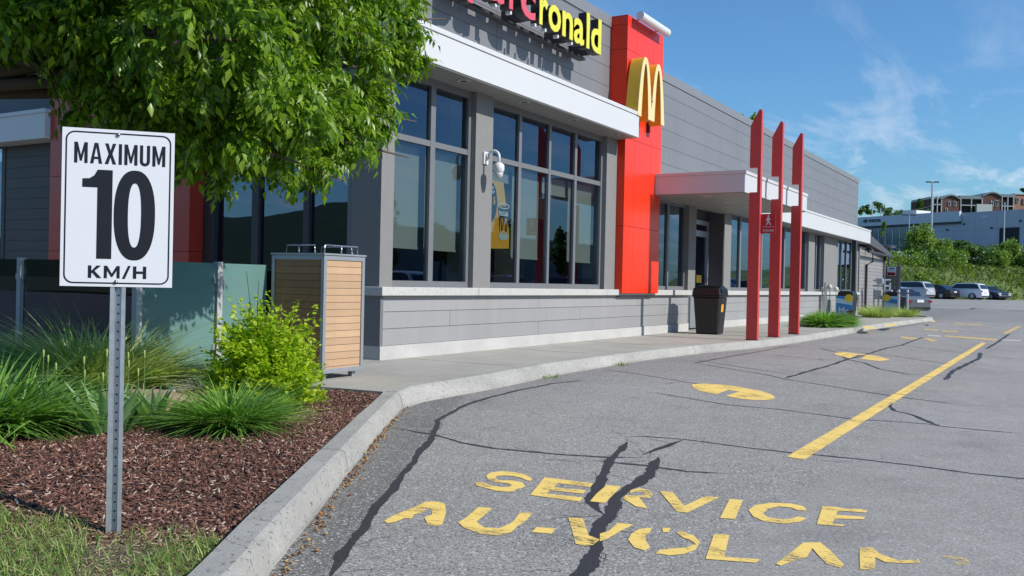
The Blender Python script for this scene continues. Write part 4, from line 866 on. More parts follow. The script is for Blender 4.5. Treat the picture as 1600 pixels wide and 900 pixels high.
# dome security camera on a swan-neck bracket
sc_ = thing('security_camera', 'white dome security camera on a swan neck arm on the middle pier', 'camera', (-8.09, 12.65, 3.2))
MB().box(-8.088, -8.06, 12.59, 12.72, 3.13, 3.33).build('wall_plate', m_white, sc_, bevel=.005)
arm = [(-8.06, 12.655, 3.20), (-8.02, 12.655, 3.245)]+[(-7.93+.11*math.cos(R(a)), 12.655, 3.24+.10*math.sin(R(a))) for a in range(150, -10, -16)]+[(-7.82, 12.655, 3.13)]
MB().tube(arm, .022, 12).build('arm', m_white, sc_, smooth=True)
MB().lathe([(.03, .03), (.05, .02), (.085, -.01), (.088, -.09), (.075, -.11), (.075, -.13)], (-7.82, 12.655, 3.12), 20).build('housing', m_white, sc_, smooth=True)
MB().lathe([(.072, -.13), (.066, -.18), (.045, -.215), (.02, -.228)], (-7.82, 12.655, 3.12), 20).build('dome', mat('dome_smoked', (.62, .62, .6), .12, coat=.6), sc_, smooth=True)
# window poster (flat print behind the glass)
ps = thing('window_poster', 'yellow coffee poster with a dark cup and a price in the tall window', 'poster', (-8.30, 13.5, 2.4))
py_ = lambda x: lambda u, v, z: (x+z*.2, 12.99+u, 1.80+v)
m_py = mat('poster_yellow', (.86, .50, .03), .6, var=.04); m_po = mat('poster_orange', (.82, .38, .02), .6); m_pk = mat('poster_black', (.02, .015, .013), .5); m_pw = mat('poster_white', (.8, .8, .78), .5)
cvm = lambda n, l, m, x: curve_mesh(n, l, m, 0, ps, py_(x))
cvm('sheet', [[(.02, .0), (.82, .03), (.82, .30), (.60, 1.14), (.02, 1.16)]], m_py, -8.300)
cvm('print', [[(.03, .02), (.80, .045), (.80, .28), (.55, .30), (.42, .85), (.03, .75)]], m_po, -8.2985)
cvm('badge', [sup(.21, .78, .19, .33, 2)], m_pk, -8.297)
cvm('cup', [[(.50, .28), (.76, .28), (.80, .72), (.78, .74), (.46, .74), (.44, .72)]], m_pk, -8.2965)
cvm('cup_rim', [sup(.62, .745, .19, .05, 2), sup(.62, .745, .165, .032, 2)], m_pw, -8.295)
cvm('cup_base', [sup(.63, .24, .16, .075, 2.6)], mat('poster_grey', (.5, .6, .6), .5), -8.294)
al2 = [(p[0]-18.32, p[1]-4.70) for p in AL[0]]
cvm('emblem', [[(.63+p[0]*.19, .27+p[1]*.22) for p in al2]], m_po, -8.292)
tp = lambda s, size, m, u, v, w_: text_mesh('lettering', s, size, m, .0, ps, lambda x, y, z: (-8.2925, 12.99+u+x, 1.80+v+y), .004, w_)
tp('McCafé', .11, m_pw, .47, .58, .29); tp('1', .42, m_py, .12, .58, .10); tp('$', .17, m_py, .27, .76, .07)
tp('PETIT', .07, m_pw, .13, .99, .16); tp('FORMAT', .06, m_pw, .11, .93, .2)
# second building behind the restaurant: store room with sloping roof, downpipe, meters
st_ = thing('store_building', 'low grey boarded back building with sloping roof beyond the restaurant end', 'building', (-9, 47, 0))
m_bs = siding('store_boards', (.34, .32, .31), 1, .16, 20, .2, 40, gap=.008, var=.05); m_bsx = siding('store_boards_end', (.34, .32, .31), 0, .16, 20, .2, -20, gap=.008, var=.05)
MB().box(-12, -8.05, 43.75, 50.3, .1, 3.2).build('wall', m_bs, st_)
mb = MB(); mb.prism([(43.72, 3.35), (50.75, 2.95), (50.75, 3.07), (43.72, 3.85)], 0, -12.5, -7.75); mb.build('roof', mat('roof_grey', (.09, .09, .10), .7), st_)
MB().box(-7.75, -7.66, 43.9, 50.7, 2.92, 3.02).build('gutter', m_dark, st_)
MB().tube([(-8.02, 45.2, 3.1), (-7.8, 45.1, 3.14), (-7.72, 45.1, 3.0), (-7.72, 45.1, 2.55), (-7.98, 45.1, 2.4), (-7.98, 45.1, .45), (-7.7, 45.1, .35)], .055, 8).build('downpipe', m_dark, st_, smooth=True)
MB().tube([(-7.98, 49.9, 2.95), (-7.98, 49.9, .2)], .05, 8).build('downpipe', m_dark, st_, smooth=True)
gm = thing('gas_meter', 'grey gas meter pipework on the boarded wall', 'meter', (-7.2, 44.6, .12))
for dx, dy, z1_ in ((0, 0, 1.7), (.22, .15, 1.75), (.42, .3, 1.6), (-.2, 0, 1.3)): MB().tube([(-7.35+dx, 44.6+dy, .12), (-7.35+dx, 44.6+dy, z1_)], .035, 8).build('pipe', m_galv, gm)
MB().tube([(-7.6, 44.6, 1.7), (-6.9, 44.9, 1.72)], .04, 8).tube([(-7.6, 44.6, 1.45), (-6.95, 44.9, 1.45)], .04, 8).build('pipe', m_galv, gm)
for dx in (0, .4): MB().box(-7.5+dx, -7.2+dx, 44.5+dx*.4, 44.72+dx*.4, .85, 1.28).build('meter_box', m_post, gm, bevel=.03)
MB().box(-7.45, -7.15, 44.45, 44.7, 1.52, 1.8).build('regulator', m_galv, gm, bevel=.05)
MB().box(-7.2, -7.05, 44.75, 44.9, .5, .8).build('meter_box', m_black, gm, bevel=.02)
for x, y, lb in ((-6.42, 44.0, 'grey steel bollard left, against the promotional board'), (-6.10, 44.3, 'grey steel bollard right, in front of the grey car')):
    o = thing('bollard', lb, 'bollard', (x, y, .0), 0, 'steel bollards at the far kerb')
    MB().lathe([(.055, 0), (.055, 1.24), (.045, 1.28), (.02, 1.30)], (0, 0, 0), 14).build('post', m_galv, o, world=False, smooth=False)
    MB().lathe([(.057, 1.12), (.057, 1.17)], (0, 0, 0), 14).build('band', m_tail, o, world=False)
wf = thing('wooden_fence', 'weathered upright board fence beyond the store building', 'fence', (-9, 52, .0))
mb = MB(); x = -11.6
while x < -7.62: mb.box(x, x+.14, 52.0+.01*rk.random(), 52.025, 0, 2.5+.03*rk.random()); x += .152
mb.build('board', mat('weathered_board', (.25, .225, .19), .85, var=.25, scale=4), wf); MB().box(-7.66, -7.54, 51.98, 52.1, 0, 2.62).build('fence_post', m_fwood, wf)
cs = thing('camera_notice', 'small white and red camera notice fixed on the board fence', 'sign', (-7.95, 51.9, 2.25))
MB().box(-8.17, -7.74, 51.94, 51.95, 2.02, 2.50).build('panel', m_sw, cs); MB().box(-8.15, -7.76, 51.934, 51.939, 2.04, 2.20).build('text_band', m_tail, cs)
curve_mesh('pictogram', [[(-.1, .0), (.06, .05), (.08, .0), (.12, .02), (.09, .09), (-.08, .07)]], m_sb, .002, cs, lambda x, y, z: (-7.95+x, 51.936-z, 2.34+y))
# promotional barrel bins
def promo(x, y, label, second):
    o = thing('wrapped_bin', label, 'bin', (x, y, .14), R(-6 if not second else 0), 'bins wrapped with blue promotional panels')
    frust(MB(), 0, .82, .24, .24, .31, .29).build('body', m_black, o, world=False, bevel=.02)
    MB().prism([(-.31, .82), (.31, .82), (.28, 1.0), (.18, 1.06), (-.18, 1.06), (-.28, 1.0)], 1, -.28, .28).build('lid', m_black, o, world=False, bevel=.02)
    blue = mat('promo_blue', (.03, .25, .62), .5, var=.2, scale=5); lb_ = mat('promo_pale_blue', (.45, .68, .85), .5)
    q = MB().add([(-.30, -.325, .05), (.30, -.325, .05), (.34, -.345, .86), (-.34, -.345, .86)], [(0, 1, 2, 3)]).build('panel', blue if not second else lb_, o, world=False)
    MB().add([(-.3, -.35, .60), (.3, -.35, .52), (.32, -.355, .70), (-.32, -.355, .78)], [(0, 1, 2, 3)]).build('stripe', lb_ if not second else blue, q, world=False)
    MB().add([(.12, -.352, .08), (.29, -.352, .10), (.31, -.354, .34), (.10, -.353, .30)], [(0, 1, 2, 3)]).build('cup_print', mat('print_brown', (.1, .04, .03), .5), q, world=False)
    c = curve_mesh('disc', [sup(0, 0, .155, .155, 2)], mat('promo_yellow', (.85, .62, .03), .5), .01); c.parent = q
    for v in c.data.vertices: a, b2, z = v.co; v.co = (a+(.17 if not second else -.2), -.365+z, b2+.78)
    if not second:
        t_ = text_mesh('lettering', 'Mc', .36, m_pw, 0); t_.parent = q
        for v in t_.data.vertices: a, b2, z = v.co; v.co = (a*.9-.22, -.358, b2+.18)
    else:
        for dx, hh in ((-.1, .34), (.05, .36), (.17, .3)): MB().add([(dx-.06, -.357, .08), (dx+.06, -.357, .08), (dx+.07, -.359, hh), (dx-.07, -.359, hh)], [(0, 1, 2, 3)]).build('cup_print', mat('print_cream', (.7, .5, .4), .5), q, world=False)
    return o
promo(-7.33, 37.6, 'bin with blue Mc panel and yellow disc behind the large leafy clump', False)
promo(-6.75, 44.6, 'bin with pale blue panel and yellow disc left of the bollards', True)
# ================================================================ PLANTS
def blade_t(w=.05, bend=.35, n=5, fold=.3, belly=.35):
    V = []; F = []
    for i in range(n+1):
        t_ = i/n; ww = w*(math.sin(math.pi*min(1, (t_*(1-belly*.2)+.18)))**.8 if i < n else .02)*.5
        if i == n: ww = w*.03
        z = -bend*t_*t_; V += [(-ww, t_, z+fold*ww), (0, t_, z), (ww, t_, z+fold*ww)]
    for i in range(n):
        a = i*3; F += [(a, a+1, a+4, a+3), (a+1, a+2, a+5, a+4)]
    return np.array(V), np.array(F)
def blades(n, cen, rad, lens, w, pitch, bend, zf=None, k=5, aim=None):
    """n arching blades growing out of a disc; returns V, F"""
    Vs, Fs, off = [], [], 0
    for var in range(3):
        m_ = n//3; TV, TF = blade_t(w*(1+.25*(var-1)), bend*(.6+.4*var), k)
        a = RNG.uniform(0, 2*np.pi, m_); rr = np.sqrt(RNG.uniform(0, 1, m_))
        px = cen[0]+np.cos(a)*rr*rad[0]; py = cen[1]+np.sin(a)*rr*rad[1]
        yaw = a-np.pi/2+RNG.normal(0, .5, m_); pit = np.radians(RNG.uniform(pitch[0], pitch[1], m_))*(1-.35*rr)+.15
        s = RNG.uniform(lens[0], lens[1], m_)*(1-.15*rr)
        pz = np.full(m_, cen[2]) if zf is None else np.array([zf(x, y) for x, y in zip(px, py)])
        V, F = scatter(TV, TF, rots(yaw, pit, RNG.normal(0, .5, m_), s), np.stack([px, py, pz-.01], 1))
        Vs.append(V); Fs.append(F+off); off += len(V)
    return np.concatenate(Vs), np.concatenate(Fs)
m_lily = leafmat('daylily_leaf', (.09, .22, .03), (.26, .43, .09), .3, .38)
m_vari = leafmat('variegated_blade', (.14, .26, .04), (.62, .64, .30), .35, .45)
m_irisg = leafmat('iris_leaf', (.18, .32, .12), (.34, .48, .24), .3, .45)
m_lawn = leafmat('lawn_blade', (.11, .22, .035), (.38, .45, .13), .35, .5)
m_spir = leafmat('golden_leaf', (.22, .37, .015), (.54, .62, .035), .4, .45)
m_ash = leafmat('ash_leaflet', (.032, .100, .008), (.27, .40, .030), .48, .33, .4)
m_bushg = leafmat('shrub_leaf', (.09, .17, .02), (.27, .38, .06), .35, .5)
m_bushd = leafmat('dark_shrub_leaf', (.04, .095, .018), (.13, .22, .045), .3, .5)
m_seed = mat('seed_pod', (.34, .42, .10), .6); m_stem = mat('green_stem', (.12, .2, .05), .6); m_twig = mat('twig', (.10, .06, .04), .8)
GB = 'leafy clumps in the mulch bed'
def clump(name, label, cen, *a, group=GB, m=m_lily, extra=None, **k):
    V, F = blades(a[0], cen, *a[1:], **k)
    o = np_mesh(name, V, F, m); tag(o, label, 'plant', group); return o
cz = lambda x, y: bed_z(x, y)
clump('daylily_clump', 'large dense daylily clump at the left edge of the bed', (-6.22, 3.62, .15), 1700, (.30, .34), (.36, .64), .042, (46, 89), .85, zf=cz)
clump('daylily_clump', 'dense dark green daylily clump in front of the golden shrub', (-5.06, 4.66, .13), 1500, (.19, .18), (.28, .44), .042, (62, 89), 1.0, zf=cz)
clump('daylily_clump', 'daylily clump at the far left behind the large one', (-7.5, 4.0, .15), 700, (.4, .35), (.40, .7), .045, (40, 88), .55, zf=cz)
clump('ornamental_grass', 'striped arching grass between the speed sign and the dark glass', (-7.35, 5.15, .15), 1700, (.36, .30), (.50, .95), .030, (50, 89), .65, m=m_vari, zf=cz)
clump('ornamental_grass', 'striped arching grass tuft left of the fence corner post', (-7.35, 5.52, .15), 800, (.22, .18), (.45, .85), .028, (50, 89), .65, m=m_vari, zf=cz)
clump('ornamental_grass', 'dark arching grass against the dark glass at the far left', (-8.7, 4.9, .15), 1100, (.5, .35), (.4, .8), .02, (45, 88), .5, zf=cz)
clump('ornamental_grass', 'small grass tuft at the foot of the second fence post', (-7.42, 6.75, .12), 360, (.14, .12), (.3, .6), .014, (50, 88), .5, zf=cz)
for x, y, n_, lb in ((-5.55, 4.02, 34, 'broad grey green tulip leaves just left of the sign post'), (-5.82, 4.22, 26, 'broad grey green tulip leaves behind the sign post'), (-5.58, 4.42, 34, 'broad grey green tulip leaves in front of the boulder'), (-6.05, 3.95, 30, 'broad grey green tulip leaves between striped grass and large daylily')):
    V, F = blades(n_, (x, y, .13), (.15, .12), (.26, .44), .17, (58, 88), .30, zf=cz)
    tp_ = thing('tulip_plant', lb, 'plant', (x, y, bed_z(x, y)), 0, GB)
    np_mesh('leaf', V, F, m_irisg, tp_)
    for k_ in range(3):
        dx, dy, h = random.uniform(-.2, .2), random.uniform(-.15, .15), random.uniform(.34, .52); zz_ = bed_z(x+dx, y+dy); tx = random.uniform(-.03, .03)
        MB().tube([(x+dx, y+dy, zz_), (x+dx+tx*.5, y+dy, zz_+h*.6), (x+dx+tx, y+dy, zz_+h)], .004, 6).build('stem', m_stem, tp_)
        MB().lathe([(.003, 0), (.006, .02), (.0075, .045), (.005, .065)], (x+dx+tx, y+dy, zz_+h), 8).build('seed_pod', m_seed, tp_, smooth=True)
# boulder
import bmesh
from mathutils import noise as mn
bm = bmesh.new(); bmesh.ops.create_icosphere(bm, subdivisions=4, radius=1)
for v in bm.verts:
    n0 = mn.noise(v.co*1.3+Vector((3, 1, 2)))*.28+mn.noise(v.co*4)*.06; v.co *= 1+n0; v.co.x *= .42; v.co.y *= .26; v.co.z *= .17
me = bpy.data.meshes.new('boulder'); bm.to_mesh(me); bm.free(); me.materials.append(mat('boulder_stone', (.36, .25, .17), .9, var=.25, scale=5, bump=.8, bscale=18, dirt=.4))
for p in me.polygons: p.use_smooth = True
o = bpy.data.objects.new('boulder', me); COL.objects.link(o); o.location = (-6.35, 5.0, .17); o.rotation_euler = (0, 0, .55); tag(o, 'brown rounded boulder behind the tulip leaves in the bed', 'rock')
# leaf template: pointed, folded along the midrib
LV = np.array([(0, 0, 0), (-.22, .38, .06), (.22, .38, .06), (0, 1, -.12), (0, .42, 0)]); LF = np.array([(0, 4, 1), (4, 3, 1), (0, 2, 4), (4, 2, 3)])
def sprig_t(pairs=3, L=1.0, droop=.35, leaf=.42):
    V, F = [], []
    def add(p, yaw, pitch, s):
        b_ = sum(len(v) for v in V); M_ = rots(np.array([yaw]), np.array([pitch]), np.array([.2]), np.array([s]))[0]
        V.append(LV@M_.T+np.array(p)); F.append(LF+b_)
    for i in range(pairs):
        t_ = .25+.6*i/pairs; p = (0, L*t_, -droop*t_*t_*L)
        add(p, -.95, -.75, leaf); add(p, .95, -.75, leaf*.95)
    add((0, L*.92, -droop*.85*L), 0, -.9, leaf*1.15)
    return np.concatenate(V), np.concatenate(F)
SV, SF = sprig_t()
def crown_pts(blobs, dens_, shell=.55):
    """points inside ellipsoids (centre, radii): lumps of points so that gaps stay between"""
    P_, Nn = [], []
    for c, r, n in blobs:
        c = np.array(c); r = np.array(r); nl = max(3, int(n*dens_*1.15/26))
        d = RNG.normal(size=(nl, 3)); d /= np.linalg.norm(d, axis=1)[:, None]
        lc = d*RNG.uniform(shell, 1.0, nl)[:, None]
        for q in lc:
            k_ = 26; g = RNG.normal(size=(k_, 3))*.135; pts_ = q+g
            P_.append(c+pts_*r); Nn.append(np.tile(q, (k_, 1))+g)
    return np.concatenate(P_), np.concatenate(Nn)
# big overhanging tree: trunk out of frame on the left, limbs reaching right
B = []
def blob(x, y, d, rx, ry, n, rd=1.0): c = at(x, y, d); k_ = d/FPX; B.append(((c.x, c.y, c.z), (rx*k_*1.0, rx*k_*rd, ry*k_), n))
for a in ((40, -50, 6.2, 140, 85, 1100), (150, 50, 6.3, 110, 75, 800), (230, 90, 6.6, 120, 95, 1000), (330, 60, 6.0, 120, 110, 1050), (400, 150, 6.6, 110, 95, 950), (300, 175, 6.6, 90, 80, 620), (470, 50, 7.7, 110, 110, 1500), (480, 195, 8.0, 105, 52, 850), (560, 105, 8.7, 80, 80, 850), (600, 30, 9.0, 65, 75, 1050), (555, 172, 8.6, 70, 43, 520),
          (370, 222, 6.6, 90, 44, 560), (545, 222, 8.6, 48, 28, 300), (440, 248, 7.2, 80, 22, 300), (660, 80, 8.6, 26, 16, 70), (310, 262, 6.6, 30, 28, 110), (590, 200, 8.7, 26, 26, 90), (20, 40, 6.0, 60, 30, 300), (70, 15, 6.2, 60, 45, 400), (150, 130, 6.4, 60, 50, 260), (270, 170, 7.4, 130, 90, 800),
          (430, -285, 5.6, 270, 120, 2600), (250, -80, 7.0, 260, 90, 2000), (500, -80, 8.0, 170, 90, 1700), (300, -240, 7.5, 330, 130, 2600), (-120, -110, 6.6, 150, 110, 1200), (-60, -220, 6.8, 220, 130, 1500)): blob(*a)
pts_, nn = crown_pts(B, .56)
yaw = np.arctan2(nn[:, 1], nn[:, 0])-np.pi/2+RNG.normal(0, .9, len(pts_)); pit = np.clip(nn[:, 2]*.7-.35+RNG.normal(0, .45, len(pts_)), -1.3, .9)
V, F = scatter(SV, SF, rots(yaw, pit, RNG.normal(0, .5, len(pts_)), RNG.uniform(.085, .215, len(pts_))), pts_)
tree = thing('ash_tree', 'leafy ash tree overhanging from the left above the speed sign', 'tree', (-7.3, 3.3, .1))
np_mesh('crown', V, F, m_ash, tree)
mb = MB(); T0 = Vector((-7.35, 3.25, .05)); T1 = Vector((-7.25, 3.4, 2.5))
mb.tube([T0, T0.lerp(T1, .3), T0.lerp(T1, .7), T1], [.15, .115, .10, .09], 12).build('trunk', m_bark, tree, smooth=True)
mb = MB()
for c, r, n in B:
    if n < 250: continue
    c = Vector(c); mid = T1.lerp(c, .5)+Vector((0, 0, .25)); mb.tube([T1, mid, c, c+(c-mid)*.35], [.06, .04, .018, .006], 7)
    for k_ in range(5):
        q = c+Vector((random.uniform(-1, 1)*r[0], random.uniform(-1, 1)*r[1], random.uniform(-1, 1)*r[2]))*.9; mb.tube([mid.lerp(c, .7), (mid+c+q)/3+Vector((0, 0, .05)), q], [.015, .010, .003], 5)
mb.build('limb', m_bark, tree, smooth=True)
# golden shrub beside the cabinet
shb = thing('golden_shrub', 'bright yellow green leafy shrub in front of the wood slatted cabinet', 'shrub', (-6.1, 6.0, .12))
pts_, dirs, mbt = [], [], MB()
for k_ in range(560):
    a = random.uniform(0, 2*math.pi); el = math.asin(random.uniform(.0, 1)); L = random.uniform(.55, 1.0)
    rx_ = .58; hz = .98
    d = Vector((math.cos(a)*math.cos(el)*rx_, math.sin(a)*math.cos(el)*rx_, max(.06, math.sin(el)*hz)))*L
    if random.random() < .12: d *= 1.18
    b_ = Vector((-6.1+random.uniform(-.06, .06), 6.0+random.uniform(-.06, .06), .12)); e = b_+d; m_ = b_+d*.5+Vector((0, 0, .05))
    if k_ < 70: mbt.tube([b_, m_, e], [.007, .005, .002], 5)
    for s_ in range(48):
        t_ = random.uniform(.3, 1.0); p = b_.lerp(m_, t_*2) if t_ < .5 else m_.lerp(e, t_*2-1)
        pts_.append((p.x+random.gauss(0, .016), p.y+random.gauss(0, .016), p.z+random.gauss(0, .016))); dirs.append(a+random.uniform(-1.3, 1.3))
pts_ = np.array(pts_); dirs = np.array(dirs)
V, F = scatter(LV*np.array([1.5, 1, 1]), LF, rots(dirs-np.pi/2, RNG.normal(.4, .5, len(pts_)), RNG.normal(0, .7, len(pts_)), RNG.uniform(.028, .058, len(pts_))), pts_)
np_mesh('foliage', V, F, m_spir, shb)
for dx, dy, h in ((-.18, .0, 1.30), (.12, .05, 1.25), (-.02, -.08, 1.22), (.28, .1, 1.12)): mbt.tube([(-6.1+dx*.4, 6.0+dy, .7), (-6.1+dx, 6.0+dy, .95), (-6.1+dx*1.5+.02, 6.0+dy, h)], [.006, .004, .002], 5)
mbt.build('branch', m_twig, shb)
# mulch chips
BXV = np.array([(-.5,-.5,-.5),(.5,-.5,-.5),(.5,.5,-.5),(-.5,.5,-.5),(-.4,-.5,.5),(.4,-.5,.5),(.4,.45,.5),(-.4,.45,.5)]); BXF = np.array([(0,3,2,1),(4,5,6,7),(0,1,5,4),(1,2,6,5),(2,3,7,6),(3,0,4,7)])
def chips(name, n, reg, test, size, m, zf, tilt=.35, kind='stuff', label=None, cat=None):
    x = RNG.uniform(reg[0], reg[1], n*3); y = RNG.uniform(reg[2], reg[3], n*3)
    k_ = np.array([test(a, b_) for a, b_ in zip(x, y)]); x, y = x[k_][:n], y[k_][:n]; n = len(x)
    Mx = rots(RNG.uniform(0, 6.28, n), RNG.normal(0, tilt, n), RNG.normal(0, tilt, n), np.ones(n))
    S_ = np.stack([RNG.uniform(size[0]*.4, size[0], n), RNG.uniform(size[1]*.35, size[1], n), np.full(n, size[2])], 1)
    Mx = Mx*S_[:, None, :]
    z = np.array([zf(a, b_) for a, b_ in zip(x, y)])+RNG.uniform(0, .012, n)
    V, F = scatter(BXV, BXF, Mx, np.stack([x, y, z], 1)); o = np_mesh(name, V, F, m)
    tag(o, label, cat, kind=kind); return o
def chipmat(name, cols):
    m, t, b = newmat(name); g = N(t, 'ShaderNodeNewGeometry'); r = N(t, 'ShaderNodeValToRGB'); r.color_ramp.interpolation = 'LINEAR'
    el = r.color_ramp.elements; el[0].color = c4(cols[0][1]); el[0].position = cols[0][0]; el[1].color = c4(cols[-1][1]); el[1].position = cols[-1][0]
    for p_, c in cols[1:-1]: e = el.new(p_); e.color = c4(c)
    LK(t, g.outputs['Random Per Island'], r.inputs[0]); LK(t, r.outputs[0], b.inputs['Base Color']); b.inputs['Roughness'].default_value = .8; return m
m_chip = chipmat('mulch_chip', [(0, (.055, .023, .015)), (.45, (.125, .052, .034)), (.85, (.23, .105, .07)), (.95, (.40, .26, .19)), (1, (.55, .45, .36))])
inb = lambda x, y: .85*x+.53*y < -1.10 and not (x < -7.8 and y > 5.8) and y < 7.25-(.0 if x > -6.4 else .1) and y > lawn_edge(x)-.15
chips('mulch_chips', 48000, (-8.5, -2.7, 2.3, 7.3), inb, (.012, .055, .004), m_chip, bed_z, .42, label='reddish brown bark mulch chips covering the bed', cat='mulch')
inl = lambda x, y: .85*x+.53*y < -1.12 and y < lawn_edge(x)+.1
chips('thatch', 5000, (-5.6, -2.5, 1.7, 2.9), inl, (.005, .05, .002), chipmat('thatch_straw', [(0, (.12, .08, .045)), (.6, (.3, .22, .12)), (1, (.5, .42, .28))]), lambda x, y: bed_z(x, y)+.01, .3, label='dry straw and dead blades between the lawn grass', cat='thatch')
# patchy lawn blades
n_ = 26000; x = RNG.uniform(-6.2, -2.5, n_); y = RNG.uniform(1.4, 3.0, n_)
keep = np.array([inl(a, b_) and (mn.noise(Vector((a*2.2, b_*2.8, 0))) > -.12 or random.random() < .22) for a, b_ in zip(x, y)]); x, y = x[keep], y[keep]
TV, TF = blade_t(.06, .35, 3); k_ = len(x)
V, F = scatter(TV, TF, rots(RNG.uniform(0, 6.28, k_), RNG.uniform(.5, 1.5, k_), RNG.normal(0, .4, k_), RNG.uniform(.03, .095, k_)), np.stack([x, y, np.array([bed_z(a, b_)+.008 for a, b_ in zip(x, y)])], 1))
tag(np_mesh('lawn_grass', V, F, m_lawn), 'patchy short grass in the lower left corner', 'grass', kind='stuff')
# seed litter in the gutter
fx = lambda x, y: -.93 < .85*x+.53*y < -.80 or False
def gut(x, y):
    k2 = .85*x+.53*y+.885
    return 0 < k2 < .012+abs(random.gauss(0, .045)) and y < 7.6 and y > 1.4
chips('gutter_litter', 7000, (-5.7, -1.6, 1.4, 7.6), gut, (.020, .022, .007), chipmat('litter_brown', [(0, (.10, .045, .02)), (.6, (.3, .13, .05)), (1, (.42, .30, .12))]), lambda x, y: .004, .5, label='rust brown seed litter lying along the kerb foot', cat='litter')
for x, y, lb in ((-5.86, 10.9, 'weed tuft in the kerb joint below the walk, nearest one'), (-5.93, 13.3, 'dry weed tuft in the kerb joint under the tall windows'), (-5.62, 20.2, 'tiny weed at the kerb beside the red columns')):
    V, F = blades(40, (x, y, .01), (.10, .16), (.05, .12), .12, (20, 80), .3); tag(np_mesh('weed', V, F, m_lawn), lb, 'plant', 'weeds along the kerb')
# planting along the wall farther off
GF = 'leafy clumps along the restaurant wall'
V, F = blades(2400, (-6.15, 29.0, .15), (.40, 1.35), (.36, .62), .12, (44, 88), .8); tag(np_mesh('daylily_clump', V, F, m_lily), 'long dense daylily clump on the walk beyond the red columns', 'plant', GF)
V, F = blades(1500, (-6.75, 40.6, .13), (.45, .9), (.4, .75), .035, (45, 88), .55); tag(np_mesh('ornamental_grass', V, F, m_vari), 'pale grass tuft below the gas meter', 'plant', GF)
V, F = blades(1000, (-6.0, 42.6, .13), (.35, .6), (.35, .7), .035, (45, 88), .55); tag(np_mesh('ornamental_grass', V, F, m_vari), 'pale grass tuft in front of the bollards', 'plant', GF)
for i, (x, y, z, lb) in enumerate(((-8.0, 36.5, 1.24, 'leftmost white flower ball by the wall'), (-7.88, 36.5, 1.29, 'second white flower ball from the left by the wall'), (-7.76, 36.5, 1.34, 'third and highest white flower ball by the wall'), (-7.53, 36.5, 1.26, 'rightmost white flower ball, beside the blue wrapped bin'))):
    fl_ = thing('allium_flower', lb, 'flower', (x, y, .147), 0, 'white ball flowers by the wall')
    MB().tube([(0, 0, 0), (.01, 0, .6), (0, 0, z-.147)], .012, 6).build('stem', m_stem, fl_, world=False)
    MB().lathe([(.02, -.09), (.07, -.065), (.095, 0), (.07, .065), (.02, .09)], (0, 0, z-.147), 12).build('flower_head', mat('flower_white', (.75, .74, .62), .8, bump=1, bscale=60), fl_, world=False, smooth=True)
# ================================================================ FAR VEGETATION
QV = np.array([(-.5, -.35, 0), (.5, -.35, .1), (.55, .35, 0), (-.45, .4, .12)]); QF = np.array([(0, 1, 2, 3)])
def bush(name, label, cat, c, r, n, leaf, m, group=None, trunk=None, lumps=None, parent_loc=None):
    th = thing(name, label, cat, (c[0], c[1], (parent_loc if parent_loc is not None else c[2]-r[2])), 0, group)
    nl = lumps or max(7, n//90); d = RNG.normal(size=(nl, 3)); d /= np.linalg.norm(d, axis=1)[:, None]; d[:, 2] = np.where(d[:, 2] < -.5, -d[:, 2], d[:, 2])
    lc = d*RNG.uniform(.35, .88, nl)[:, None]; ls = RNG.uniform(.20, .36, nl)
    w_ = RNG.integers(0, nl, n); g = RNG.normal(size=(n, 3)); g /= np.linalg.norm(g, axis=1)[:, None]; g *= RNG.uniform(.6, 1.15, n)[:, None]
    p = lc[w_]+g*ls[w_][:, None]
    V, F = scatter(QV, QF, rots(RNG.uniform(0, 6.28, n), RNG.normal(0, .8, n), RNG.normal(0, .8, n), RNG.uniform(.6, 1.3, n)*leaf), np.array(c)+p*np.array(r))
    np_mesh('crown', V, F, m, th)
    if trunk:
        mb = MB().tube([(c[0], c[1], trunk[0]), (c[0]+.1, c[1], (trunk[0]+c[2])/2), (c[0], c[1], c[2])], [trunk[1], trunk[1]*.7, trunk[1]*.4], 8)
        mb.build('trunk', m_bark, th, smooth=True)
        mb = MB()
        for q in lc[::2][:14]: e = Vector(c)+Vector((q[0]*r[0], q[1]*r[1], q[2]*r[2])); mb.tube([(c[0], c[1], c[2]-r[2]*.3), (Vector(c)+e)/2, e], [trunk[1]*.35, trunk[1]*.2, .02], 5)
        mb.build('limb', m_bark, th, smooth=True)
    return th
def bpx(name, label, cat, x, y, d, rx, ry, n, m, leaf=None, group='shrubs on the bank below the car dealership', trunk=0):
    c = at(x, y, d); k_ = d/FPX
    tz = (4.6 if d < 124 else 5.2) if d < 200 else 30
    bush(name, label, cat, (c.x, c.y, c.z), (rx*k_, rx*k_*.9, ry*k_), n, leaf or 2.1*k_, m, group, (tz, trunk) if trunk else None)
bpx('young_tree', 'rounded bright green tree standing above the far shrubs left of the tall lamp post', 'tree', 1436, 384, 112, 27, 37, 5000, m_bushg, group=None, trunk=.16)
bpx('young_tree', 'thin small tree in front of the dealership glass', 'tree', 1381, 362, 118, 6, 16, 400, m_bushg, group=None, trunk=.06)
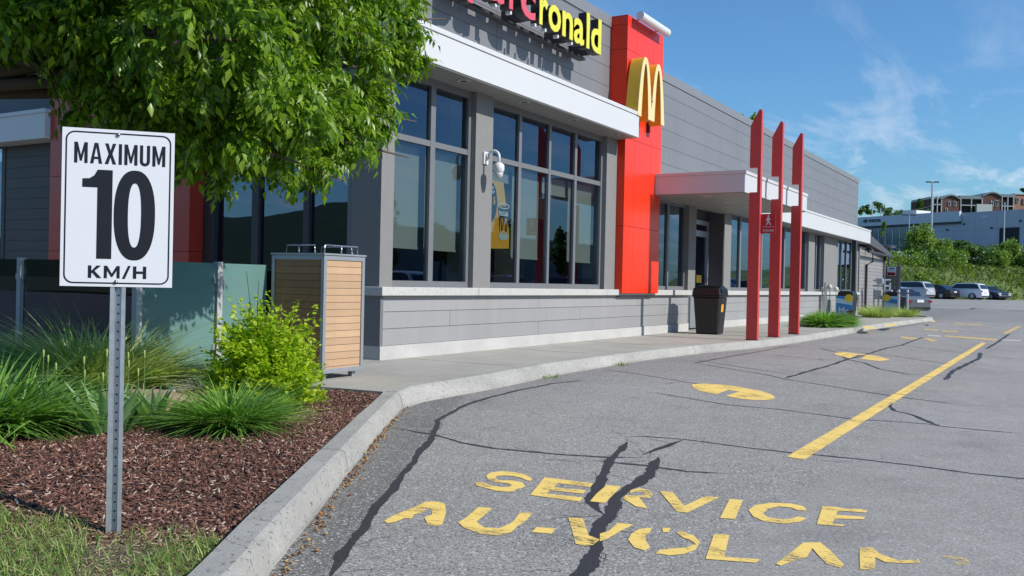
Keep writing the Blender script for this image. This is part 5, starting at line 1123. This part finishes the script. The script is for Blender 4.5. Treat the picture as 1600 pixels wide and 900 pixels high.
SH = [(1385, 412, 112, 30, 26, m_bushg, 'shrub on the bank directly behind the camera notice'), (1420, 425, 108, 36, 30, m_bushg, 'wide shrub on the bank below the rounded bright green tree'), (1458, 420, 108, 28, 28, m_bushd, 'darker shrub behind the black sedan'), (1470, 396, 112, 20, 20, m_bushg, 'light green shrub at the foot of the tall lamp post'),
      (1490, 415, 111, 26, 24, m_bushg, 'shrub on the bank left of the white crossover'), (1528, 400, 114, 30, 20, m_bushd, 'rounded dark shrub below the parked dark pickup'), (1560, 405, 114, 20, 16, m_bushg, 'low shrub right of the rounded dark one'), (1573, 396, 115, 20, 19, m_bushg, 'yellowish rounded shrub below the dark garage opening'), (1610, 408, 115, 28, 18, m_bushd, 'shrub at the right edge of the view on the bank'), (1500, 385, 117, 16, 10, m_bushd, 'low dark shrub in front of the silver trailer'),
      (1400, 440, 104, 26, 16, m_bushd, 'low shrub behind the silver sport utility car'), (1440, 442, 103, 30, 14, m_bushg, 'low shrub above the black sedan'), (1495, 436, 108, 30, 12, m_bushg, 'low shrub above the white crossover')]
for x, y, d, rx, ry, m, lb in SH: bpx('bank_shrub', lb, 'shrub', x, y+3, d, rx*1.2, ry*1.3, 3600, m)
for x, y, d, rx, ry, m, lb, nm in ((1352, 330, 230, 12, 12, m_bushd, 'leftmost dark tree behind the dealership roof', 'far_tree'), (1372, 327, 235, 20, 13, m_bushd, 'broad dark tree behind the dealership sign', 'far_tree'), (1393, 334, 235, 17, 10, m_bushd, 'low dark tree behind the dealership roof, left of the white roof box', 'far_tree'), (1412, 335, 240, 10, 8, m_bushd, 'small dark tree behind the dealership, right of the thin lamp', 'far_tree'),
                                  (1438, 324, 235, 7, 15, m_bushd, 'narrow dark conifer left of the brick apartments', 'conifer_tree'), (1450, 334, 235, 13, 8, m_bushd, 'low dark tree at the foot of the conifer', 'far_tree'), (1602, 298, 330, 8, 6, m_bushd, 'tree top over the right end of the brick apartments', 'far_tree')):
    bpx(nm, lb, 'tree', x, y, d, rx, ry, 900, m, group='trees on the hill behind the dealership')
bt = at(1165, 184, 40); bush('ash_tree', 'tree top showing above the restaurant roof edge', 'tree', (bt.x, bt.y, bt.z-.6), (.55, .9, 1.0), 700, .16, m_bushg, None, (.0, .12), parent_loc=0)
# rough grass on the bank
n_ = 30000; tt = RNG.uniform(-35, 60, n_); oo = RNG.uniform(.3, 17, n_); px = BL_P.x+BL_T.x*tt+BL_N.x*oo; pyy = BL_P.y+BL_T.y*tt+BL_N.y*oo
zz_ = np.interp(oo, [o_ for o_, z in offs], [z for o_, z in offs]); TV, TF = blade_t(.35, .5, 2)
V, F = scatter(TV, TF, rots(RNG.uniform(0, 6.28, n_), RNG.uniform(.5, 1.5, n_), RNG.normal(0, .4, n_), RNG.uniform(.25, .8, n_)), np.stack([px, pyy, zz_-.05], 1))
tag(np_mesh('rough_grass', V, F, leafmat('rough_grass', (.08, .15, .025), (.24, .28, .08), .3, .6)), 'tall rough grass covering the bank behind the parked cars', 'grass', kind='stuff')
# ================================================================ CARS
def car(label, paint, kind, loc, rz, group, name='parked_car'):
    r = thing(name, label, 'car', loc, rz, group)
    L, W, H, wb, hood, deck, wr = dict(suv=(4.55, 1.86, 1.68, 2.65, .98, 0, .36), sedan=(4.7, 1.82, 1.45, 2.7, .88, .55, .33), van=(6.2, 2.1, 2.5, 3.8, 1.15, 0, .38), truck=(5.6, 2.0, 1.9, 3.5, 1.1, 1.5, .4))[kind]
    l, w = L/2, W/2; g = .22; belt = {'suv': 1.02, 'sedan': .93, 'van': 1.3, 'truck': 1.15}[kind]
    def arch(cx, R0, up): return [(cx+R0*math.cos(math.pi*(1-i/8)), .30+R0*math.sin(math.pi*(1-i/8))) for i in range(9)] if up else []
    fx, rx = wb/2, -wb/2+.0; R0 = wr+.05
    low = [(-l+.08, g)]+[( -l, .42), (-l+.02, belt-.12), (-l+.12, belt)]
    low += [(l-1.25, belt), (l-.35, hood-.14), (l-.06, hood-.30), (l, .45), (l-.06, g)]
    low += [(fx+R0, g)]+[(fx+R0*math.cos(math.pi*i/8), g+R0*1.05*math.sin(math.pi*i/8)) for i in range(1, 8)]+[(fx-R0, g)]
    low += [(rx+R0, g)]+[(rx+R0*math.cos(math.pi*i/8), g+R0*1.05*math.sin(math.pi*i/8)) for i in range(1, 8)]+[(rx-R0, g)]
    mb = MB(); mb.prism(low, 1, -w, w); mb.v = [(x, y*(1-.10*max(0, (abs(x)-l*.55)/(l*.45))), z) for x, y, z in mb.v]
    body = mb.build('body', paint, r, world=False, bevel=.05)
    if kind == 'sedan': top = [(-l+.45, belt), (-l+1.15, H-.06), (-l+1.7, H), (.35, H-.02), (l-1.35, belt)]
    elif kind == 'truck': top = [(-.5, belt), (-.4, H-.04), (-.1, H), (.9, H-.03), (l-1.35, belt)]
    else: top = [(-l+.10, belt), (-l+.42, H-.10), (-l+.8, H), (.45, H-.04), (l-1.2, belt)]
    tz = lambda z: 1-.20*(z-belt)/(H-belt)
    mb = MB(); mb.prism(top, 1, -w*.94, w*.94); mb.v = [(x, y*tz(z), z) for x, y, z in mb.v]; cab = mb.build('cabin', paint, body, world=False, bevel=.04)
    cx = sum(p[0] for p in top)/len(top); cz_ = (belt+H)/2
    ins = [(cx+(p[0]-cx)*.88, cz_+(p[1]-cz_)*.74) for p in top]
    for s_ in (-1, 1):
        mb = MB(); q = [(x, s_*(w*.94*tz(z)+.006), z) for x, z in ins]; mb.add(q, [tuple(range(len(q)))]).build('side_window', m_carglass, body, world=False)
    def glassquad(nm, a, b_, k0=.12, k1=.14):
        A = Vector((a[0], 0, a[1])); Bv = Vector((b_[0], 0, b_[1])); nrm = Vector((-(Bv.z-A.z), 0, Bv.x-A.x)).normalized()*.012
        if nrm.dot(A-Vector((cx, 0, cz_))) < 0: nrm = -nrm
        p0, p1 = A.lerp(Bv, k0)+nrm, A.lerp(Bv, 1-k1)+nrm; y0, y1 = w*.94*tz(p0.z)*.88, w*.94*tz(p1.z)*.88
        MB().add([(p0.x, -y0, p0.z), (p0.x, y0, p0.z), (p1.x, y1, p1.z), (p1.x, -y1, p1.z)], [(0, 1, 2, 3)]).build(nm, m_carglass, body, world=False)
    glassquad('rear_window', top[0], top[1]); glassquad('windscreen', top[-1], top[-2])
    for x in (fx, rx):
        for s_ in (-1, 1):
            wh = MB().lathe([(wr*.86, -.11), (wr, -.08), (wr, .08), (wr*.86, .11)], (x, s_*(w-.12), wr), 20, 1).build('tyre', m_rubber, r, world=False)
            MB().lathe([(wr*.62, -.005), (wr*.62, .008), (wr*.2, .02)], (x, s_*(w-.005), wr), 16, 1).build('rim', m_alu, wh, world=False)
    tl = belt-.10 if kind == 'suv' else belt-.16
    for s_ in (-1, 1):
        MB().box(-l-.012, -l+.06, s_*(w*.84)-.12, s_*(w*.84)+.10, tl-.12, tl).build('tail_light', m_tail, body, world=False)
        MB().box(l-.16, l-.02, s_*w*.72-.2, s_*w*.72+.16, .60, .72).build('headlight', m_head, body, world=False)
        MB().box(.75, .95, s_*(w+.02)-.09, s_*(w+.02)+.09, belt+.0, belt+.14).build('mirror', paint, body, world=False)
    MB().box(-l-.016, -l+.02, -.25, .25, .66, .80).build('number_plate', m_plate, body, world=False)
    MB().box(-l-.03, -l+.1, -w*.84, w*.84, .30, .42).box(l-.1, l-.01, -w*.8, w*.8, .26, .36).build('bumper', m_black, body, world=False)
    MB().box(l-.045, l-.008, -.45, .45, .46, .60).build('grille', m_black, body, world=False)
    return r
pw = mat('car_white', (.95, .96, .97), .25, var=.02, coat=.8); pb = mat('car_black', (.015, .015, .018), .2, var=.02, coat=.8); pn = mat('car_navy', (.02, .035, .09), .22, var=.02, coat=.8)
pg = mat('car_grey', (.17, .18, .20), .25, .4, var=.02, coat=.8); ps2 = mat('car_silver', (.62, .65, .68), .28, .2, var=.02, coat=.8); pr = mat('car_red', (.35, .02, .02), .25, coat=.8)
GC2 = 'cars parked along the foot of the bank'
HD = math.atan2(.36, -.93)
def onlot(x, d, dz=0): p = at(x, 460, d); return (p.x, p.y, lot_z(p.x, p.y)+.01)
car('silver sport utility car, leftmost in the row along the bank', ps2, 'suv', onlot(1419, 90), HD, GC2)
car('black sedan between the silver car and the white crossover', pb, 'sedan', onlot(1458, 95), HD-.05, GC2)
car('white crossover car parked below the bank', pw, 'suv', onlot(1504, 95), HD+.03, GC2)
car('dark blue sedan at the right end of the row', pn, 'sedan', onlot(1543, 100), HD+math.pi-.35, GC2)
p = at(1392, 478, 50); car('dark grey sedan parked nearest, behind the two bollards', pg, 'sedan', (p.x-.4, p.y, .01), HD-.18, 'cars parked beyond the restaurant')
GD = 'vehicles on the dealership lot above the bank'
def onhill(x, d): p = at(x, 400, d); return (p.x, p.y, 5.14)
for x, d, pt, kd, lb, dr_ in ((1393, 128, pw, 'sedan', 'white car on the dealership lot, left of the round green tree', 0), (1405, 134, pb, 'suv', 'dark car on the dealership lot beside the white one', .2), (1352+30, 132, pg, 'suv', 'grey car on the upper lot nearest the restaurant roof end', .1), (1481, 130, ps2, 'van', 'silver topped van on the dealership lot behind the lamp post', -1.2), (1500, 127, pb, 'truck', 'dark pickup on the dealership lot in front of the silver van', -1.1), (1512, 124, pw, 'sedan', 'white car half hidden by shrubs below the dark pickup', -1.0), (1418, 132, pg, 'suv', 'dark car hidden behind the round green tree', .3)):
    car(lb, pt, kd, onhill(x, d), HD+dr_, GD)
GR = 'cars reflected in the restaurant windows'
for x, y, pt, kd, lb, a in ((12, 36, pw, 'suv', 'white car across the lane, seen mirrored in the first tall window', 0), (13, 47, pr, 'suv', 'red car seen mirrored in the second tall window', .1), (12.6, 53.5, mat('car_maroon', (.16, .012, .015), .25, coat=.8), 'suv', 'maroon car seen mirrored beside the red one', 0), (12.8, 60, pn, 'suv', 'blue car seen mirrored right of the maroon one', 0), (13.2, 88, pw, 'suv', 'white car seen mirrored in the windows past the entrance', .05), (13, 96, pb, 'sedan', 'black sedan seen mirrored in the windows past the entrance', 0), (-6, -16, pr, 'suv', 'red car seen mirrored in the clear terrace glass', 1.4)):
    car(lb, pt, kd, (x, y, lot_z(x, y)), a, GR)
# ================================================================ DEALERSHIP, APARTMENTS, LAMPS
A0 = at(1343, 341, 155); A1 = at(1600, 322, 130); U = Vector((A1.x-A0.x, A1.y-A0.y)).normalized()
dl = thing('car_dealership', 'long blue grey dealership building on the rise with a TOYOTA wall sign', 'building', (A0.x, A0.y, 5.2), math.atan2(U.y, U.x))
def up_(x):   # distance along the wall and depth where a view column meets it
    d0 = FW+RT*((x-800)/FPX); # solve C + s*d0 on the wall line
    nx, ny = -U.y, U.x; s_ = (nx*A0.x+ny*A0.y)/(nx*d0.x+ny*d0.y); return (s_*d0.x-A0.x)*U.x+(s_*d0.y-A0.y)*U.y, s_
def uz(x, y): u_, s_ = up_(x); return at(x, y, s_).z-5.2
m_dl = siding('dealer_panels', (.56, .60, .66), 0, 2.6, 3.0, 5.2, 0, var=.03, gap=.03, jdark=.7); m_dl2 = mat('dealer_fascia', (.68, .74, .80), .4, var=.03)
uR = up_(1640)[0]; us_ = up_(1498)[0]; zt = uz(1400, 337); B_ = dict(world=False)
MB().box(-45, uR+10, .2, 30, 0, zt-.15).build('wall', m_dl, dl, **B_)
MB().box(-45, us_, -.25, .19, uz(1450, 348.5), zt+.1).build('fascia', m_dl2, dl, **B_); MB().box(-45, us_, -.2, .19, uz(1450, 348.5)-.3, uz(1450, 348.5)-.01).build('shadow_band', m_dark, dl, **B_)
gx0, gx1 = up_(1343)[0]-10, up_(1422)[0]
gw = MB().box(gx0, gx1, .1, .18, 0, uz(1450, 348.5)-.35).build('glazing', mat('dealer_glass', (.06, .14, .19), .08, spec=.8), dl, **B_)
mb = MB(); q = gx0
while q < gx1: mb.box(q, q+.1, .02, .098, 0, uz(1450, 348.5)-.35); q += 1.35
mb.box(gx0, gx1, .03, .097, 3.2, 3.3).build('mullion', m_dl2, gw, **B_)
ga, gb = up_(1558.5)[0], up_(1589)[0]; MB().box(ga, gb, .1, .196, 0, uz(1573, 355.5)).build('garage_door', mat('garage_dark', (.02, .02, .025), .7), dl, **B_)
ga = up_(1541)[0]; MB().box(ga, ga+.7, .1, .197, .0, 2.1).build('door', pn, dl, **B_)
ga = up_(1531)[0]; MB().box(ga, ga+.85, .12, .195, uz(1535, 341), uz(1535, 336.5)).build('louvre', m_dl2, dl, **B_)
for x, y in ((1503, 350), (1546, 356), (1591, 345), (1477, 359)): u_ = up_(x)[0]; MB().box(u_-.12, u_+.12, .0, .196, uz(x, y)-.12, uz(x, y)+.12).build('wall_lamp', m_dark, dl, **B_)
ux = up_(1357)[0]; ue = up_(1375.5)[0]; zz0 = uz(1366, 347.3); hh = uz(1366, 342.4)-zz0
o = text_mesh('lettering', 'TOYOTA', hh/.72, mat('sign_maroon', (.05, .01, .03), .4), .1, None, None, .0, ue-ux); o.parent = dl
for v in o.data.vertices: a, b2, z = v.co; v.co = (a+ux, -.32+z, b2+zz0)
o = curve_mesh('emblem', [sup(0, 0, .42, .29, 2), sup(0, 0, .34, .22, 2), sup(0, .03, .12, .2, 2), sup(0, .03, .07, .15, 2)], m_dark, .1); o.parent = dl; ex = up_(1352)[0]
for v in o.data.vertices: a, b2, z = v.co; v.co = (a+ex, -.32+z, b2+zz0+hh/2)
MB().box(up_(1403)[0], up_(1425)[0], .6, 4, zt-.15, zt+.75).build('roof_unit', m_white, dl, **B_)
# brick apartments on the hill
hx = math.atan2(RT.y, RT.x); o0 = at(1450, 330, 300); k_ = 300/FPX
ap = thing('apartment_building', 'brown and orange brick apartment block with curved roofs on the hill', 'building', (o0.x, o0.y, o0.z-3), hx)
m_bk = mat('brick_brown', (.13, .055, .045), .85, var=.2, scale=1); m_bo = mat('brick_orange', (.42, .20, .13), .85, var=.15, scale=1); m_pl = mat('trim_pale', (.5, .52, .52), .6); m_rf = mat('roof_blue_grey', (.20, .25, .28), .6)
def X(px): return (px-1450)*k_
def Zp(py): return (330-py)*k_+3
def pbx(nm, m, x0, x1, y0, y1, ya, yb, par=ap): return MB().box(X(x0), X(x1), y0, y1, Zp(ya), Zp(yb)).build(nm, m, par, **B_)
pbx('wall', m_bk, 1452, 1582, 0, 14, 345, 309); pbx('wall', m_bo, 1582, 1640, -1, 13, 345, 301.5); pbx('cornice', m_pl, 1581.5, 1640.5, -1.3, 13.3, 301.5, 299.8)
for a, b_, tp_ in ((1469, 1496, 304), (1532, 1561, 298.5)):
    P_ = [(X(a), Zp(345)), (X(b_), Zp(345))]+[(X(b_-(b_-a)*i/12), Zp(tp_+6-6*math.sin(math.pi*i/12))) for i in range(13)]
    MB().prism(P_, 1, -1.2, 12).build('gable', m_bk, ap, **B_)
    P2 = [(X(b_+.6-(b_-a+1.2)*i/12), Zp(tp_+5.6-6*math.sin(math.pi*i/12))) for i in range(13)]; P3 = [(p[0], p[1]-.45) for p in P2[::-1]]
    MB().prism(P2+P3, 1, -1.7, 12.4).build('roof_curve', m_rf, ap, **B_)
pbx('roof_band', m_rf, 1496, 1532, -1.4, 13, 310, 305); pbx('roof_band', m_rf, 1561, 1582, -1.4, 13, 306, 301.5); pbx('cornice', m_pl, 1451, 1470, -1, 13, 311, 307.5)
m_bd = mat('balcony_dark', (.03, .03, .035), .8)
for x0, x1 in ((1498, 1531), (1562, 1580), (1455, 1468)):
    for ya, yb in ((318.5, 311.5), (329, 321)): pbx('balcony', m_bd, x0, x1, -.06, .3, ya, yb)
    for q in range(3): xx = x0+(x1-x0)*q/2; pbx('balcony_post', m_pl, xx-.6, xx+.6, -1.4, -1.0, 340, 306)
    pbx('balcony_slab', m_pl, x0-1, x1+1, -1.4, 0, 320.6, 319.3)
for xx, ya, yb in ((1545, 321, 311), (1552, 321, 311), (1478, 322, 314), (1487, 322, 314), (1474, 332, 325), (1584.5, 314, 306), (1595, 316, 307)):
    w_ = pbx('window', m_pl, xx, xx+4, -1.36, -1.1, ya, yb); pbx('pane', m_carglass, xx+.7, xx+3.3, -1.4, -1.362, ya-.7, yb+.7, w_)
pbx('retaining_wall', m_pl, 1519, 1543, -3, -2, 340, 318.5)
# lamp posts, poles
def lamp(label, x, y, d, zb, r0, heads, grp='tall lamp posts around the dealership lot'):
    p = at(x, y, d); l = thing('lamp_post', label, 'lamp', (p.x, p.y, zb), hx, grp); h = p.z-zb
    MB().lathe([(r0, 0), (r0*.62, h)], (0, 0, 0), 10).build('pole', m_galv, l, **B_)
    for s_ in heads: MB().box(min(0, s_*1.1), max(0, s_*1.1), -.03, .03, h-.08, h).box(s_*1.1-.3, s_*1.1+.3, -.16, .16, h-.06, h+.08).build('lamp_head', m_dark, l, **B_)
lamp('tall grey lamp post with two heads, in front of the dealership', 1457, 284.5, 118, 4.9, .17, (-.45, .45)); lamp('white lamp post in front of the dark garage opening', 1570, 316, 122, 5.1, .11, (-.7,))
lamp('thin pale lamp post rising behind the dealership roof', 1376, 325, 200, 6, .16, (-.5, .5)); lamp('short pale lamp post in front of the dealership fascia', 1421, 336, 124, 5.1, .09, (-.5, .5))
lamp('white lamp post seen against the brick apartments', 1549, 313, 245, 25, .2, (.3,))
p = at(1389, 385, 62); l = thing('yard_lamp', 'black lamp on a thin pole beyond the store building, with a curved hood', 'lamp', (p.x, p.y, 0), hx)
MB().lathe([(.05, 0), (.04, p.z)], (0, 0, 0), 8).build('pole', m_dark, l, **B_); MB().lathe([(.48, p.z-.10), (.40, p.z), (.2, p.z+.09), (.03, p.z+.12)], (0, 0, 0), 16).build('hood', m_dark, l, **B_)
pl_ = thing('utility_pole', 'wooden utility pole with cross arm behind the dealership roof', 'pole', tuple(at(1363, 330, 220)), hx)
pz = at(1363, 322, 220).z-at(1363, 330, 220).z
MB().lathe([(.16, -8), (.12, pz+1)], (0, 0, 0), 8).build('pole', m_galv, pl_, **B_); MB().box(-.9, .9, -.06, .06, pz-.2, pz).build('cross_arm', m_galv, pl_, **B_)
a_, b_ = at(1363, 325, 220), at(1480, 314, 230); cv = [a_.lerp(b_, i/10)-Vector((0, 0, 1.4*math.sin(math.pi*i/10))) for i in range(11)]
tag(MB().tube(cv, .05, 5).build('power_line', m_dark), 'thin power line sagging between pole and apartments', 'cable')
# ================================================================ OTHER SIDE OF THE ROAD (mirrored in the glass)
wh = thing('warehouse', 'long pale warehouse across the lot, seen mirrored in the tall windows', 'building', (60, 20, 0))
m_wh = siding('warehouse_cladding', (.46, .50, .47), 1, 9, .6, 0, 0, var=.02, gap=.03); MB().box(60, 75, -10, 190, 0, 8.2).build('wall', m_wh, wh); MB().box(59.8, 75, -10.2, 190.2, 8.2, 8.5).build('roof_edge', m_white, wh)
for i, y in enumerate((54, 66, 80, 84, 100, 118, 131, 150)):
    bush('poplar_tree', 'dark tree beyond the lane number %s from the camera, seen mirrored in the windows' % ('one two three four five six seven eight'.split()[i]), 'tree', (52+2*(i % 3), y, 5.5), (2.6, 2.6, 5.5+(i % 2)), 1100, .55, m_bushd, 'trees in front of the warehouse', (0, .2), parent_loc=0)
mb = MB(); nx_, prof = 90, [(0, 0), (30, .35), (60, .7), (90, 1), (140, .9)]
for i in range(nx_+1):
    x = -420+840*i/nx_; hh = 34+12*mn.noise(Vector((x*.008, 0, 0)))+4*mn.noise(Vector((x*.05, 3, 0)))
    for dx, fz in prof: mb.v.append((x, -190-dx, -1+hh*fz+1.8*mn.noise(Vector((x*.12, dx*.1, 5)))))
for i in range(nx_):
    for j in range(4): a = i*5+j; mb.f.append((a, a+5, a+6, a+1))
struct('hills', mb, mat('wooded_hill', (.030, .055, .020), .95, var=.4, scale=.15, bump=1, bscale=.6))
strip2 = MB().quad((-200, -30, .03), (200, -30, .03), (200, -24, .10), (-200, -24, .10)); struct('verge', strip2, mat('verge_grass', (.07, .12, .03), .9, var=.3, scale=2))
for x, y, r0 in ((1480, 0, 0),): pass
sc.cycles.max_bounces = 8; sc.cycles.transparent_max_bounces = 12
